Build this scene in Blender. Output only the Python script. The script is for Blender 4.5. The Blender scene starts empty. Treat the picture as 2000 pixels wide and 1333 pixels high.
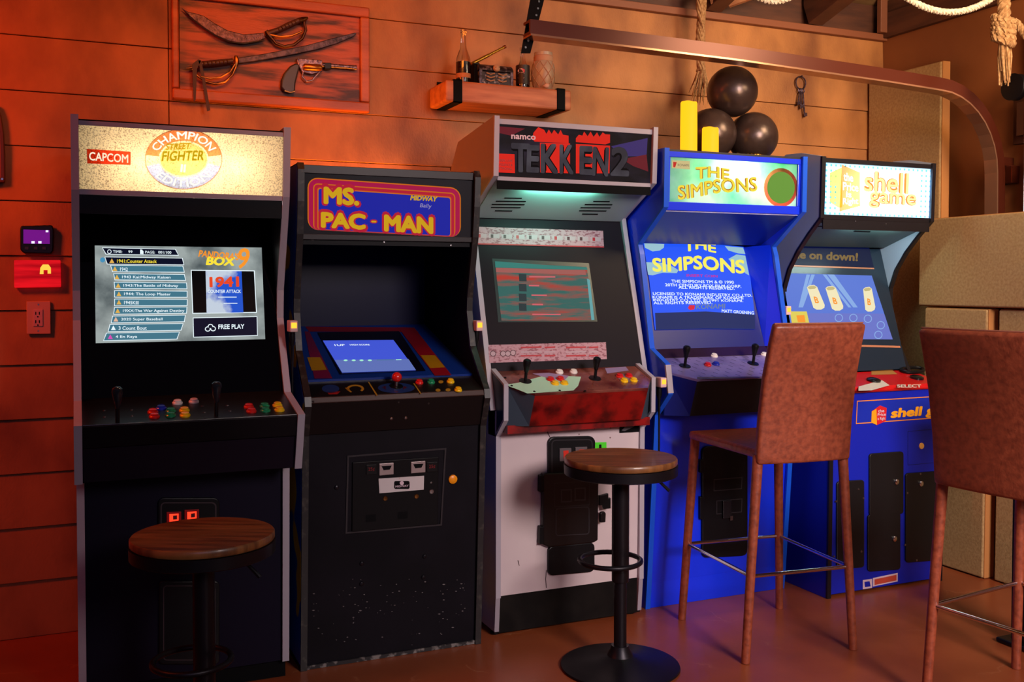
import bpy, math, random
from mathutils import Vector, Matrix
random.seed(7)
SC = bpy.context.scene
COL = SC.collection
# ------------------------------------------------------------------ camera
F, TH, PITCH, CAMZ, HOR = 1944.0, math.radians(23.6), math.radians(1.5), 1.32, 555.0
PY = HOR + F*math.tan(PITCH)
cam_d = bpy.data.cameras.new('camera'); cam = bpy.data.objects.new('camera', cam_d); COL.objects.link(cam)
cam_d.sensor_width = 36; cam_d.lens = F/2000*36
cam_d.shift_y = -(666.5-PY)/2000
cam_d.clip_start = .05
cam.location = (0, 0, CAMZ); cam.rotation_euler = (math.pi/2-PITCH, 0, -TH)
SC.camera = cam
# ------------------------------------------------------------------ world, lights, exposure
SC.view_settings.view_transform = 'Standard'; SC.view_settings.look = 'None'
SC.view_settings.gamma = 1; SC.view_settings.use_curve_mapping = False
SC.view_settings.exposure = 0.0
W = bpy.data.worlds.new('world'); SC.world = W; W.use_nodes = True
W.node_tree.nodes['Background'].inputs[0].default_value = (.55, .42, .62, 1)
W.node_tree.nodes['Background'].inputs[1].default_value = .035
def area(name, loc, tgt, size, col, watt, spread=180):
    l = bpy.data.lights.new(name, 'AREA'); l.shape = 'RECTANGLE'; l.size, l.size_y = size
    l.color = col; l.energy = watt; l.spread = math.radians(spread)
    o = bpy.data.objects.new(name, l); COL.objects.link(o); o.location = loc
    o.rotation_euler = (Vector(tgt)-Vector(loc)).to_track_quat('-Z', 'Y').to_euler()
    return o
area('room_key_light', (2.1, -1.4, 2.4), (3.0, 3.0, .5), (1.2, .9), (1.0, .84, .82), 44, 72)  # added key light behind the camera, brightens chairs and cabinet fronts
area('cool_fill_room', (-.4, -1.5, 2.1), (.9, 3.3, .9), (1.4, 1.0), (.62, .50, 1.0), 9)
area('red_led_wash', (-1.3, 3.0, 2.45), (-.1, 4.1, 1.35), (.4, .4), (1, .085, .004), 13, 115)
area('amber_led_wash', (.6, 2.6, 2.75), (1.1, 4.1, 2.2), (.9, .3), (1, .22, .02), 8, 105)
area('warm_lamp_corner', (3.2, 1.9, 2.65), (3.3, 4.1, 2.0), (.6, .6), (1, .74, .44), 17, 110)
area('rafter_fill_light', (2.5, 1.5, 1.9), (3.1, 3.9, 2.95), (.4, .4), (1, .66, .40), 7, 80)  # unseen fill added to lift the dark rafters
area('amber_led_behind', (1.02, 4.035, 1.60), (1.02, 4.09, 2.2), (.5, .03), (1, .27, .02), 6)
# ------------------------------------------------------------------ helpers
RX, RY = math.cos(TH), -math.sin(TH)
FWD = Vector((math.sin(TH)*math.cos(PITCH), math.cos(TH)*math.cos(PITCH), -math.sin(PITCH)))
RIGHT = Vector((RX, RY, 0)); UP = RIGHT.cross(FWD); CAM = Vector((0, 0, CAMZ))
def ray(p): return FWD + RIGHT*((p[0]-1000)/F) - UP*((p[1]-PY)/F)
def atY(p, y): d = ray(p); return CAM + d*(y/d.y)
def atX(p, x): d = ray(p); return CAM + d*(x/d.x)
def atZ(p, z): d = ray(p); return CAM + d*((z-CAMZ)/d.z)
def Zm(x0, y0, s): return lambda *a: [(x0+a[i]/s, y0+a[i+1]/s) for i in range(0, len(a), 2)]
class Pl:                      # plane through X axis direction and the line (y0,z0)->(y1,z1)
    def __init__(s, y0, z0, y1, z1):
        s.o = Vector((0, y0, z0)); s.d = Vector((0, y1-y0, z1-z0)); s.L = s.d.length; s.d.normalize()
        s.n = Vector((0, s.d.z, -s.d.y))
    def px(s, p):
        r = ray(p); t = (s.o-CAM).dot(s.n)/r.dot(s.n); q = CAM+r*t
        return (q.x, (q-s.o).dot(s.d))
    def P(s, x, t, o=0.0): return Vector((x, 0, 0)) + s.o + s.d*t + s.n*o
class PlX(Pl):                 # plane of constant X, facing -X
    def __init__(s, x, ztop): s.o = Vector((x, 0, ztop)); s.d = Vector((0, 0, -1)); s.n = Vector((-1, 0, 0))
    def px(s, p): q = atX(p, s.o.x); return (-q.y, s.o.z-q.z)
    def P(s, u, t, o=0.0): return Vector((s.o.x-o, -u, s.o.z-t))
def srgb(c): return tuple(((v/255)/12.92 if v/255 <= .04045 else ((v/255+.055)/1.055)**2.4) for v in c) + (1,)
MATS = {}
def mat(name, rgb, rough=.5, metal=0, emit=0, rgb2=None, scale=8, stretch=(1, 1, 1), lo=.35, hi=.65, bump=0, bscale=60, detail=4, trans=0, coat=0, spec=.5, alpha=1):
    if name in MATS: return MATS[name]
    m = bpy.data.materials.new(name); m.use_nodes = True; MATS[name] = m
    nt = m.node_tree; b = nt.nodes['Principled BSDF']
    b.inputs['Base Color'].default_value = srgb(rgb); b.inputs['Roughness'].default_value = rough; b.inputs['Metallic'].default_value = metal
    b.inputs['Specular IOR Level'].default_value = spec; b.inputs['Coat Weight'].default_value = coat; b.inputs['Coat Roughness'].default_value = .08
    b.inputs['Transmission Weight'].default_value = trans; b.inputs['Alpha'].default_value = alpha
    if emit:
        b.inputs['Specular IOR Level'].default_value = min(spec, .08)
        b.inputs['Emission Color'].default_value = srgb(rgb); b.inputs['Emission Strength'].default_value = emit
        b.inputs['Base Color'].default_value = (0.01, 0.01, 0.01, 1)
    tc = nt.nodes.new('ShaderNodeTexCoord'); mp = nt.nodes.new('ShaderNodeMapping'); mp.inputs['Scale'].default_value = stretch
    nt.links.new(tc.outputs['Object'], mp.inputs['Vector'])
    if rgb2:
        n = nt.nodes.new('ShaderNodeTexNoise'); n.inputs['Scale'].default_value = scale; n.inputs['Detail'].default_value = detail
        r = nt.nodes.new('ShaderNodeValToRGB'); r.color_ramp.elements[0].position = lo; r.color_ramp.elements[1].position = hi
        r.color_ramp.elements[0].color = srgb(rgb); r.color_ramp.elements[1].color = srgb(rgb2)
        nt.links.new(mp.outputs[0], n.inputs['Vector']); nt.links.new(n.outputs['Fac'], r.inputs['Fac'])
        nt.links.new(r.outputs[0], b.inputs['Emission Color' if emit else 'Base Color'])
    if bump:
        n2 = nt.nodes.new('ShaderNodeTexNoise'); n2.inputs['Scale'].default_value = bscale; n2.inputs['Detail'].default_value = 5
        bp = nt.nodes.new('ShaderNodeBump'); bp.inputs['Strength'].default_value = bump; bp.inputs['Distance'].default_value = .004
        nt.links.new(mp.outputs[0], n2.inputs['Vector']); nt.links.new(n2.outputs['Fac'], bp.inputs['Height']); nt.links.new(bp.outputs[0], b.inputs['Normal'])
    return m
def film(name, rgb):           # printed ink on a backlit sheet: a coloured transparent film
    if name in MATS: return MATS[name]
    m = bpy.data.materials.new(name); m.use_nodes = True; MATS[name] = m; nt = m.node_tree
    nt.nodes.remove(nt.nodes['Principled BSDF']); t = nt.nodes.new('ShaderNodeBsdfTransparent'); t.inputs[0].default_value = srgb(rgb)
    nt.links.new(t.outputs[0], nt.nodes['Material Output'].inputs[0]); return m
def sheet(name, rgb, rgb2=None, scale=60, lo=.4, hi=.6, diff=.25):   # backlit translucent plastic sheet
    m = bpy.data.materials.new(name); m.use_nodes = True; MATS[name] = m; nt = m.node_tree
    nt.nodes.remove(nt.nodes['Principled BSDF']); t = nt.nodes.new('ShaderNodeBsdfTranslucent'); d = nt.nodes.new('ShaderNodeBsdfDiffuse')
    mx = nt.nodes.new('ShaderNodeMixShader'); mx.inputs[0].default_value = diff
    for q in (t, d): q.inputs[0].default_value = srgb(rgb)
    if rgb2:
        tc = nt.nodes.new('ShaderNodeTexCoord'); n = nt.nodes.new('ShaderNodeTexNoise'); n.inputs['Scale'].default_value = scale; n.inputs['Detail'].default_value = 6
        r = nt.nodes.new('ShaderNodeValToRGB'); r.color_ramp.elements[0].position = lo; r.color_ramp.elements[1].position = hi
        r.color_ramp.elements[0].color = srgb(rgb); r.color_ramp.elements[1].color = srgb(rgb2)
        nt.links.new(tc.outputs['Object'], n.inputs['Vector']); nt.links.new(n.outputs['Fac'], r.inputs['Fac'])
        for q in (t, d): nt.links.new(r.outputs[0], q.inputs[0])
    nt.links.new(t.outputs[0], mx.inputs[1]); nt.links.new(d.outputs[0], mx.inputs[2]); nt.links.new(mx.outputs[0], nt.nodes['Material Output'].inputs[0])
    return m
class B:
    def __init__(s): s.v = []; s.f = []
    def add(s, vs, fs): k = len(s.v); s.v += [tuple(v) for v in vs]; s.f += [[i+k for i in f] for f in fs]; return s
    def prism(s, pts, vec):
        n = len(pts); vec = Vector(vec); pts = [Vector(p) for p in pts]
        nrm = Vector((0, 0, 0))
        for i in range(n): nrm += pts[i].cross(pts[(i+1) % n])
        if nrm.dot(vec) > 0: pts = pts[::-1]
        return s.add(pts+[p+vec for p in pts], [list(range(n)), list(range(2*n-1, n-1, -1))]+[[i, i+n, (i+1) % n+n, (i+1) % n][::-1][::-1] for i in range(n)])
    def box(s, x0, x1, y0, y1, z0, z1):
        return s.prism([(x0, y0, z0), (x1, y0, z0), (x1, y0, z1), (x0, y0, z1)], (0, y1-y0, 0))
    def tube(s, pts, r, n=10, closed=False, flat=None):
        pts = [Vector(p) for p in pts]; m = len(pts); rs = r if isinstance(r, (list, tuple)) else [r]*m
        vs = []; up = None
        for i, p in enumerate(pts):
            a = pts[(i-1) % m] if closed or i > 0 else p; b = pts[(i+1) % m] if closed or i < m-1 else p
            d = (b-a).normalized()
            if up is None: up = Vector((0, 0, 1)) if abs(d.z) < .9 else Vector((1, 0, 0))
            u = (up-d*up.dot(d)).normalized(); up = u; w = d.cross(u)
            for k in range(n):
                a_ = 2*math.pi*(k+.5)/n; vs.append(p+(u*math.cos(a_)+w*math.sin(a_)*(flat or 1))*rs[i])
        fs = [[i*n+k, i*n+(k+1) % n, ((i+1) % m)*n+(k+1) % n, ((i+1) % m)*n+k] for i in range(m if closed else m-1) for k in range(n)]
        if not closed: fs += [list(range(n))[::-1], list(range((m-1)*n, m*n))]
        return s.add(vs, fs)
    def lathe(s, c, prof, n=24, ax=(0, 0, 1)):
        c = Vector(c); ax = Vector(ax).normalized(); u = ax.orthogonal().normalized(); w = ax.cross(u); m = len(prof)
        vs = [c+ax*h+(u*math.cos(2*math.pi*k/n)+w*math.sin(2*math.pi*k/n))*max(r, 1e-5) for r, h in prof for k in range(n)]
        fs = [[i*n+k, i*n+(k+1) % n, (i+1)*n+(k+1) % n, (i+1)*n+k] for i in range(m-1) for k in range(n)]
        fs += [list(range(n))[::-1], list(range((m-1)*n, m*n))]
        return s.add(vs, fs)
    def band(s, line, x0, x1, proud=.002, depth=.004):   # strip following a (y,z) polyline, x0..x1 wide, outward = away from +Y side of travel
        L = [Vector((0, y, z)) for y, z in line]; m = len(L); o = []; q = []
        for i in range(m):
            d = ((L[min(i+1, m-1)]-L[i]).normalized() if i < m-1 else Vector((0, 0, 0)))+((L[i]-L[i-1]).normalized() if i else Vector((0, 0, 0)))
            d.normalize(); nn = Vector((0, d.z, -d.y)); o.append(L[i]+nn*proud); q.append(L[i]-nn*depth)
        ex0, ex1 = Vector((x0, 0, 0)), Vector((x1, 0, 0)); vs = []
        for i in range(m): vs += [o[i]+ex0, o[i]+ex1, q[i]+ex1, q[i]+ex0]
        fs = [[i*4+k, i*4+(k+1) % 4, (i+1)*4+(k+1) % 4, (i+1)*4+k] for i in range(m-1) for k in range(4)]+[[3, 2, 1, 0], [4*m-4, 4*m-3, 4*m-2, 4*m-1]]
        return s.add(vs, fs)
INV = {}
def obj(name, b, m, parent=None, bevel=0, smooth=False, seg=2, kind=None, label=None):
    me = bpy.data.meshes.new(name); me.from_pydata(b.v, [], b.f); me.update()
    import bmesh
    bm = bmesh.new(); bm.from_mesh(me); bmesh.ops.recalc_face_normals(bm, faces=bm.faces); bm.to_mesh(me); bm.free()
    me.materials.append(m)
    if smooth:
        for p in me.polygons: p.use_smooth = True
        try: me.set_sharp_from_angle(angle=math.radians(38))
        except Exception: pass
    o = bpy.data.objects.new(name, me); COL.objects.link(o)
    if parent:
        o.parent = parent
        if parent.name in INV: o.matrix_parent_inverse = INV[parent.name]
    if bevel:
        md = o.modifiers.new('bevel', 'BEVEL'); md.width = bevel; md.segments = seg; md.limit_method = 'ANGLE'; md.angle_limit = math.radians(40)
    if kind: o['kind'] = kind
    if label: o['label'] = label
    return o
def tag(o, label, cat, group=None):
    o['label'] = label; o['category'] = cat
    if group: o['group'] = group
    return o
def thing(name, label, cat, loc, group=None, rz=0, local=False):
    o = bpy.data.objects.new(name, None); COL.objects.link(o); o.location = loc; o.rotation_euler = (0, 0, rz); o.empty_display_size = .1
    if not local: INV[o.name] = Matrix.Translation(-Vector(loc))
    return tag(o, label, cat, group)
def pp(pl, pts, m, parent, name='print', off=.001, thick=0, px=True, bevel=0, hole=None):
    q = [pl.px(p) for p in pts] if px else pts
    b = B()
    if thick: b.prism([pl.P(x, t, off) for x, t in q], pl.n*(-thick))
    else: b.add([pl.P(x, t, off) for x, t in q], [list(range(len(q)))])
    return obj(name, b, m, parent, bevel)
def ell(cx, cy, rx, ry, a0=0, a1=360, n=36):
    return [(cx+rx*math.cos(math.radians(a0+(a1-a0)*i/n)), cy+ry*math.sin(math.radians(a0+(a1-a0)*i/n))) for i in range(n if a1-a0 == 360 else n+1)]
def ringsec(cx, cy, rx, ry, rx2, ry2, a0, a1, n=30): return ell(cx, cy, rx, ry, a0, a1, n)+ell(cx, cy, rx2, ry2, a0, a1, n)[::-1]
TXT = {}
def glyphs(s, bold=0.0, space=1.0):
    k = (s, bold, space)
    if k not in TXT:
        c = bpy.data.curves.new('t', 'FONT'); c.body = s; c.resolution_u = 3; c.space_character = space
        o = bpy.data.objects.new('t', c); COL.objects.link(o)
        bpy.context.view_layer.update()
        me = o.evaluated_get(bpy.context.evaluated_depsgraph_get()).to_mesh()
        vs = [(v.co.x, v.co.y) for v in me.vertices]; fs = [list(p.vertices) for p in me.polygons]
        bpy.data.objects.remove(o); bpy.data.curves.remove(c)
        if bold:
            n0 = len(vs); v0, f0 = vs, fs; vs = []; fs = []
            for k_, (dx, dy) in enumerate([(math.cos(a*math.pi/4)*bold, math.sin(a*math.pi/4)*bold) for a in range(8)]):
                vs += [(x+dx, y+dy) for x, y in v0]; fs += [[i+n0*k_ for i in f] for f in f0]
        x0, x1 = min(v[0] for v in vs), max(v[0] for v in vs); y0, y1 = min(v[1] for v in vs), max(v[1] for v in vs)
        TXT[k] = ([((x-x0)/(x1-x0), (y1-y)/(y1-y0)) for x, y in vs], fs)
    return TXT[k]
def text(pl, s, tl, tr, bl, m, parent, name='lettering', off=.002, bold=0.0, space=1.0, warp=None):
    vs, fs = glyphs(s, bold, space)
    if warp: q = [pl.px(warp(u, v)) for u, v in vs]
    else:
        q = [pl.px((tl[0]+u*(tr[0]-tl[0])+v*(bl[0]-tl[0]), tl[1]+u*(tr[1]-tl[1])+v*(bl[1]-tl[1]))) for u, v in vs]
    n1 = max(1, len(q)//8) if bold else len(q)      # stacked copies sit a hair above one another
    b = B().add([pl.P(x, t, off+(i//n1)*.00003) for i, (x, t) in enumerate(q)], fs)
    return obj(name, b, m, parent)
def arcw(cx, cy, rx, ry, rx2, ry2, a0, a1):
    def w(u, v):
        a = math.radians(a0+(a1-a0)*u); return (cx+(rx+(rx2-rx)*v)*math.cos(a), cy+(ry+(ry2-ry)*v)*math.sin(a))
    return w
# ------------------------------------------------------------------ materials
WOODWALL = mat('wall_stained_board', (116, 66, 32), .6, rgb2=(178, 116, 62), scale=3.0, stretch=(1.4, 1, .8), bump=.3, bscale=90, lo=.28, hi=.62, detail=7)
BLACK = mat('black_laminate', (12, 11, 15), .4, rgb2=(17, 15, 20), scale=3, spec=.15)
BLACKM = mat('black_matte', (9, 9, 11), .7, spec=.1)
GLASSBLK = mat('black_glass', (4, 4, 7), .06, spec=.5)
BLACKP = mat('black_plastic', (11, 11, 14), .38, spec=.25)
MOLD = mat('lavender_grey_molding', (168, 160, 170), .42)
STEEL = mat('steel_screw', (150, 148, 150), .3, 1)
CHROME = mat('chrome', (215, 215, 220), .1, 1)
WHITEP = mat('white_plastic', (225, 222, 220), .35)
RED, GRN, YEL, BLU, WHT = [mat(n, c, .28, coat=.3) for n, c in (('red_button', (205, 25, 22)), ('green_button', (18, 130, 82)), ('yellow_button', (232, 185, 12)), ('blue_button', (25, 45, 175)), ('white_button', (228, 222, 215)))]
AMBER = mat('amber_indicator', (255, 150, 40), emit=2.5)
# ------------------------------------------------------------------ the setting
XR, YW, ZT = 3.95, 4.10, 2.62
def struct(name, b, m, **k): return obj(name, b, m, kind='structure', **k)
FLOORM = mat('painted_concrete', (134, 64, 34), .32, rgb2=(156, 80, 44), scale=3.0, lo=.3, hi=.7, bump=.12, bscale=14)
nt = FLOORM.node_tree; bs = nt.nodes['Principled BSDF']
cr = [n for n in nt.nodes if n.type == 'VALTORGB'][0]
vo = nt.nodes.new('ShaderNodeTexVoronoi'); vo.feature = 'DISTANCE_TO_EDGE'; vo.inputs['Scale'].default_value = 2.3
ns = nt.nodes.new('ShaderNodeTexNoise'); ns.inputs['Scale'].default_value = 4; ns.inputs['Detail'].default_value = 6
tcn = [n for n in nt.nodes if n.type == 'TEX_COORD'][0]
ad = nt.nodes.new('ShaderNodeVectorMath'); ad.operation = 'ADD'; sc_ = nt.nodes.new('ShaderNodeVectorMath'); sc_.operation = 'SCALE'; sc_.inputs['Scale'].default_value = .35
nt.links.new(tcn.outputs['Object'], ns.inputs['Vector']); nt.links.new(ns.outputs['Color'], sc_.inputs[0]); nt.links.new(sc_.outputs[0], ad.inputs[0]); nt.links.new(tcn.outputs['Object'], ad.inputs[1]); nt.links.new(ad.outputs[0], vo.inputs['Vector'])
rp = nt.nodes.new('ShaderNodeValToRGB'); rp.color_ramp.elements[0].color = (.8, .8, .8, 1); rp.color_ramp.elements[1].color = (0, 0, 0, 1); rp.color_ramp.elements[0].position = 0; rp.color_ramp.elements[1].position = .012
n3 = nt.nodes.new('ShaderNodeTexNoise'); n3.inputs['Scale'].default_value = 5; n3.inputs['Detail'].default_value = 8
r3 = nt.nodes.new('ShaderNodeValToRGB'); r3.color_ramp.elements[0].position = .52; r3.color_ramp.elements[1].position = .68
nt.links.new(tcn.outputs['Object'], n3.inputs['Vector']); nt.links.new(n3.outputs['Fac'], r3.inputs['Fac'])
mu = nt.nodes.new('ShaderNodeMath'); mu.operation = 'MULTIPLY'; nt.links.new(vo.outputs['Distance'], rp.inputs['Fac']); nt.links.new(rp.outputs[0], mu.inputs[0]); nt.links.new(r3.outputs[0], mu.inputs[1])
mxc = nt.nodes.new('ShaderNodeMixRGB'); mxc.inputs[2].default_value = srgb((182, 120, 82)); nt.links.new(mu.outputs[0], mxc.inputs[0]); nt.links.new(cr.outputs[0], mxc.inputs[1]); nt.links.new(mxc.outputs[0], bs.inputs['Base Color'])
struct('floor', B().box(-3.5, XR+.15, -2.5, YW+.15, -.1, 0), FLOORM)
wall = struct('wall_back', B().box(-3.5, XR+.12, YW+.022, YW+.12, 0, ZT), mat('wall_backing', (104, 60, 34), .8))
for k in range(13):
    z0 = .008+.2025*k if k else .001; z1 = .008+.2025*(k+1)-.0018
    cuts = [-3.5, -1.9, .335, 2.775, XR] if k > 8 else [-3.5, -.95, 1.5, XR]
    for a, c in zip(cuts[:-1], cuts[1:]):
        tl = random.uniform(0, .0025)          # lapped board: lower lip a little proud
        b = B().prism([(a+.0015, YW-.004-tl, z0), (a+.0015, YW+.002, min(z1, ZT)), (a+.0015, YW+.024, min(z1, ZT)), (a+.0015, YW+.024, z0)], (c-a-.003, 0, 0))
        obj('plank', b, WOODWALL, wall, bevel=.002)
PAINTW = mat('brown_wall_paint', (128, 72, 36), .45, rgb2=(118, 64, 32), scale=3, bump=.1)
wr = struct('wall_right', B().box(XR, XR+.12, -2.5, YW+.02, 0, ZT), PAINTW)
DARKW = mat('dark_stained_timber', (62, 30, 17), .6, rgb2=(86, 46, 26), scale=4, stretch=(1, 1, 6), bump=.2)
LITEW = mat('raw_timber', (150, 92, 58), .65, rgb2=(172, 112, 74), scale=5, stretch=(8, 1, 8), bump=.15)
struct('trim_1', B().box(-3.5, XR, YW-.03, YW+.1, ZT-.012, ZT+.022), mat('trim_brown', (128, 72, 44), .55), bevel=.003)
# roof: wall plate, sloping rafters rising from the back wall towards the room, deck boards above
ceil = struct('ceiling', B().prism([(-3.5, YW+.12, 2.80), (-3.5, 1.2, 3.68), (-3.5, 1.2, 3.72), (-3.5, YW+.12, 2.84)], (XR+3.6, 0, 0)), mat('roof_backing', (40, 26, 18), .8))
DECK = mat('roof_deck_board', (150, 118, 70), .7, rgb2=(112, 74, 46), scale=3, stretch=(.6, 5, 5), bump=.2)
sl = (3.68-2.80)/(YW+.12-1.2)
for i in range(17):
    ya = YW+.10-i*.165; za = 2.80+(YW+.12-ya)*sl
    obj('deck_board', B().prism([(-3.5, ya, za-.003), (-3.5, ya-.158, za+.158*sl-.003), (-3.5, ya-.158, za+.158*sl-.023), (-3.5, ya, za-.023)], (XR+3.6, 0, 0)), DECK, ceil)
struct('trim_2', B().box(-3.5, XR, YW+.02, YW+.12, ZT+.022, 2.80), DARKW)
for x in [3.46-.62*i for i in range(10)]:
    b = B().prism([(x-.045, 4.06, ZT+.02), (x-.045, 4.10, ZT+.12), (x-.045, 4.10, 2.79), (x-.045, 1.2, 3.655), (x-.045, 1.2, ZT+.02+2.86*sl)], (.09, 0, 0))
    obj('rafter', b, DARKW, ceil, bevel=.004)
struct('trim_3', B().box(XR-.03, XR+.12, -2.5, YW, ZT+.0, ZT+.13), DARKW, bevel=.004)
struct('trim_5', B().box(XR+.001, XR+.12, -2.5, YW+.1, ZT+.131, 3.8), DARKW)
struct('trim_4', B().box(XR-.075, XR-.03, YW-.06, YW-.03, ZT+.022, 3.0), mat('post_brown', (120, 68, 42), .6), bevel=.003)
for (xa, ya, xb, yb) in ((2.72, 4.02, 3.06, 3.2), (2.80, 4.02, 3.2, 3.2), (2.9, 4.02, 3.5, 3.35)):
    obj('brace', B().tube([(xa, ya, ZT+.05), (xb, yb, ZT+.05+(ya-yb)*sl+.02)], .018, 4), LITEW, ceil)
# ------------------------------------------------------------------ fabric panels, garage hardware on the right
FAB = mat('beige_burlap', (176, 142, 96), .9, rgb2=(158, 124, 82), scale=90, stretch=(1, 1, 1), bump=.4, bscale=220, spec=.15)
FABE = mat('burlap_edge', (178, 118, 66), .9, spec=.15)
def fabric(label, x, y0, y1, z0, z1, th=.05, lean=0, group='fabric sound panels along the right wall'):
    t = thing('acoustic_panel', label, 'wall panel', (x+th/2, (y0+y1)/2, z0), group)
    obj('fabric_face', B().prism([(x, y0+.003, z0+.003), (x+lean, y0+.003, z1-.003), (x+lean, y1-.003, z1-.003), (x, y1-.003, z0+.003)], (.012, 0, 0)), FAB, t, bevel=.006)
    obj('frame', B().prism([(x+.012, y0, z0), (x+lean+.012, y0, z1), (x+lean+.012, y1, z1), (x+.012, y1, z0)], (th-.012, 0, 0)), FABE, t, bevel=.003)
fabric('tall beige burlap panel standing in the corner behind the shell game machine', 3.835, 3.60, 4.085, .005, 2.40, .06)
fabric('beige burlap panel lying crosswise on top of the upright panels', 3.70, 2.55, 3.60, 1.215, 1.63, .06)
fabric('upright beige burlap panel right beside the shell game machine', 3.69, 3.20, 3.56, .003, 1.208, .07, .01)
fabric('upright beige burlap panel one further from the shell game machine', 3.715, 2.62, 3.165, .003, 1.208, .05, .01)
BROWNM = mat('brown_painted_metal', (84, 34, 20), .3, .4)
YT = 3.30
tr = thing('door_track', 'long brown metal door track bending down beside the corner panel', 'track', (3.85, YT, 0))
path = [(1.50, 2.245), (2.4, 2.235), (3.2, 2.212), (3.48, 2.2)]
for i in range(1, 10):
    a = math.radians(90*i/9); path.append((3.48+.375*math.sin(a), 1.825+.375*math.cos(a)))
path += [(3.86, 1.4), (3.86, .002)]
b = B(); sec = [(-.026, .03), (.026, .03), (.026, -.03), (.016, -.03), (.016, .02), (-.016, .02), (-.016, -.03), (-.026, -.03)]
vs = []; m_ = len(path)
for i, (x, z) in enumerate(path):
    x0, z0 = path[max(i-1, 0)]; x1, z1 = path[min(i+1, m_-1)]
    d = Vector((x1-x0, 0, z1-z0)).normalized(); nn = Vector((-d.z, 0, d.x))
    # channel open towards the wall: web faces the room
    for (u, v) in sec: vs.append(Vector((x, YT, z))+nn*u+Vector((0, -v, 0)))
b.add(vs, [[i*8+k, i*8+(k+1) % 8, (i+1)*8+(k+1) % 8, (i+1)*8+k] for i in range(m_-1) for k in range(8)]+[list(range(8)), list(range((m_-1)*8, m_*8))])
obj('rail', b, BROWNM, tr)
vs = []
for i, (x, z) in enumerate(path):
    xp, zp = path[max(i-1, 0)]; xn, zn = path[min(i+1, m_-1)]; d = Vector((xn-xp, 0, zn-zp)).normalized(); nn = Vector((-d.z, 0, d.x))
    for u, v in ((-.027, -.03), (-.027, .038), (-.034, .038), (-.034, -.03)): vs.append(Vector((x, YT, z))+nn*u+Vector((0, -v, 0)))
obj('lower_lip', B().add(vs, [[i*4+k, i*4+(k+1) % 4, (i+1)*4+(k+1) % 4, (i+1)*4+k] for i in range(m_-1) for k in range(4)]+[[0, 1, 2, 3], [4*m_-1, 4*m_-2, 4*m_-3, 4*m_-4]]), mat('lip_metal', (176, 128, 100), .22, .7), tr)
hg = obj('hanger', B().prism([atY(p, 3.335) for p in [(1043, -40), (1073, -40), (1036, 104), (1018, 104)]], (0, .004, 0)), BLACKM, tr)
for p in [(1052, 3), (1050, 17), (1047, 30), (1031, 80), (1026, 93)]:
    obj('bolt', B().lathe(atY(p, 3.334), [(.004, -.004), (.004, .002)], 8, (0, 1, 0)), STEEL, hg)
obj('wall_bracket', B().box(3.86, XR-.001, YT-.02, YT+.02, 1.86, 1.90).box(3.90, XR-.001, YT-.05, YT+.05, 1.78, 1.86), BROWNM, tr, bevel=.003)
# garage door at the far right: sections, roller and hinge hardware
gd = thing('garage_door', 'brown sectional garage door at the right edge behind the track', 'garage door', (XR-.03, 2.2, 0))
for i in range(5):
    z0 = .004+.5*i
    obj('door_section', B().box(XR-.055, XR-.008, 1.0, 3.18, z0, z0+.49), PAINTW, gd, bevel=.006)
    if i: obj('hinge_rail', B().box(XR-.09, XR-.055, 1.0, 3.16, z0-.028, z0+.012), mat('hinge_metal', (150, 120, 100), .4, .5), gd, bevel=.003)
obj('pulley', B().lathe((XR-.10, 3.20, 2.20), [(.012, -.02), (.06, -.016), (.045, 0), (.06, .016), (.012, .02)], 24, (1, 0, 0)), BLACKP, gd, smooth=True)
obj('end_bracket', B().box(XR-.06, XR-.03, 3.10, 3.24, 1.95, 2.16).box(XR-.10, XR-.06, 3.15, 3.19, 1.98, 2.13), mat('bracket_dark', (70, 40, 26), .4, .5), gd, bevel=.003)
obj('lift_cable', B().tube([(XR-.10, 3.145, 2.2), (XR-.10, 3.145, .3)], .003, 6), STEEL, gd)
obj('window_panel', B().box(XR-.066, XR-.054, 2.3, 3.0, 2.06, 2.33), mat('pale_panel', (190, 150, 130), .5), gd, bevel=.004)
obj('lock_block', B().box(XR-.13, XR-.055, 3.0, 3.12, 1.80, 1.88), BROWNM, gd, bevel=.004)
# ------------------------------------------------------------------ ropes
ROPE = mat('manila_rope', (176, 136, 96), .85, rgb2=(136, 98, 62), scale=80, bump=.5, bscale=300, spec=.1)
ROPEW = mat('pale_rope', (214, 200, 182), .85, rgb2=(180, 160, 135), scale=80, bump=.5, bscale=300, spec=.1)
def ropeb(pts, r, pitch=.05, b=None):
    b = b or B(); P = [Vector(p) for p in pts]; dense = []
    for a, c in zip(P[:-1], P[1:]):
        n = max(2, int((c-a).length/.008)); dense += [a.lerp(c, i/n) for i in range(n)]
    dense.append(P[-1])
    for s in range(3):
        q = []; L = 0
        for i, p in enumerate(dense):
            if i: L += (p-dense[i-1]).length
            d = (dense[min(i+1, len(dense)-1)]-dense[max(i-1, 0)]).normalized(); u = d.orthogonal().normalized() if abs(d.x) < .5 else d.cross(Vector((0, 0, 1))).normalized(); w = d.cross(u)
            a = 2*math.pi*(L/pitch+s/3); q.append(p+(u*math.cos(a)+w*math.sin(a))*r*.52)
        b.tube(q, r*.55, 6)
    return b
def sag(p, q, dip, n=22): return [Vector(p).lerp(Vector(q), i/n)+Vector((0, 0, -dip*4*(i/n)*(1-i/n))) for i in range(n+1)]
tag(obj('rope_garland', ropeb(sag((2.13, 3.1, 2.62), (2.73, 3.1, 2.64), .235), .012), ROPEW, smooth=True), 'pale rope swag drooping from the rafters above the blue machine', 'rope', 'rope swags under the rafters')
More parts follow.
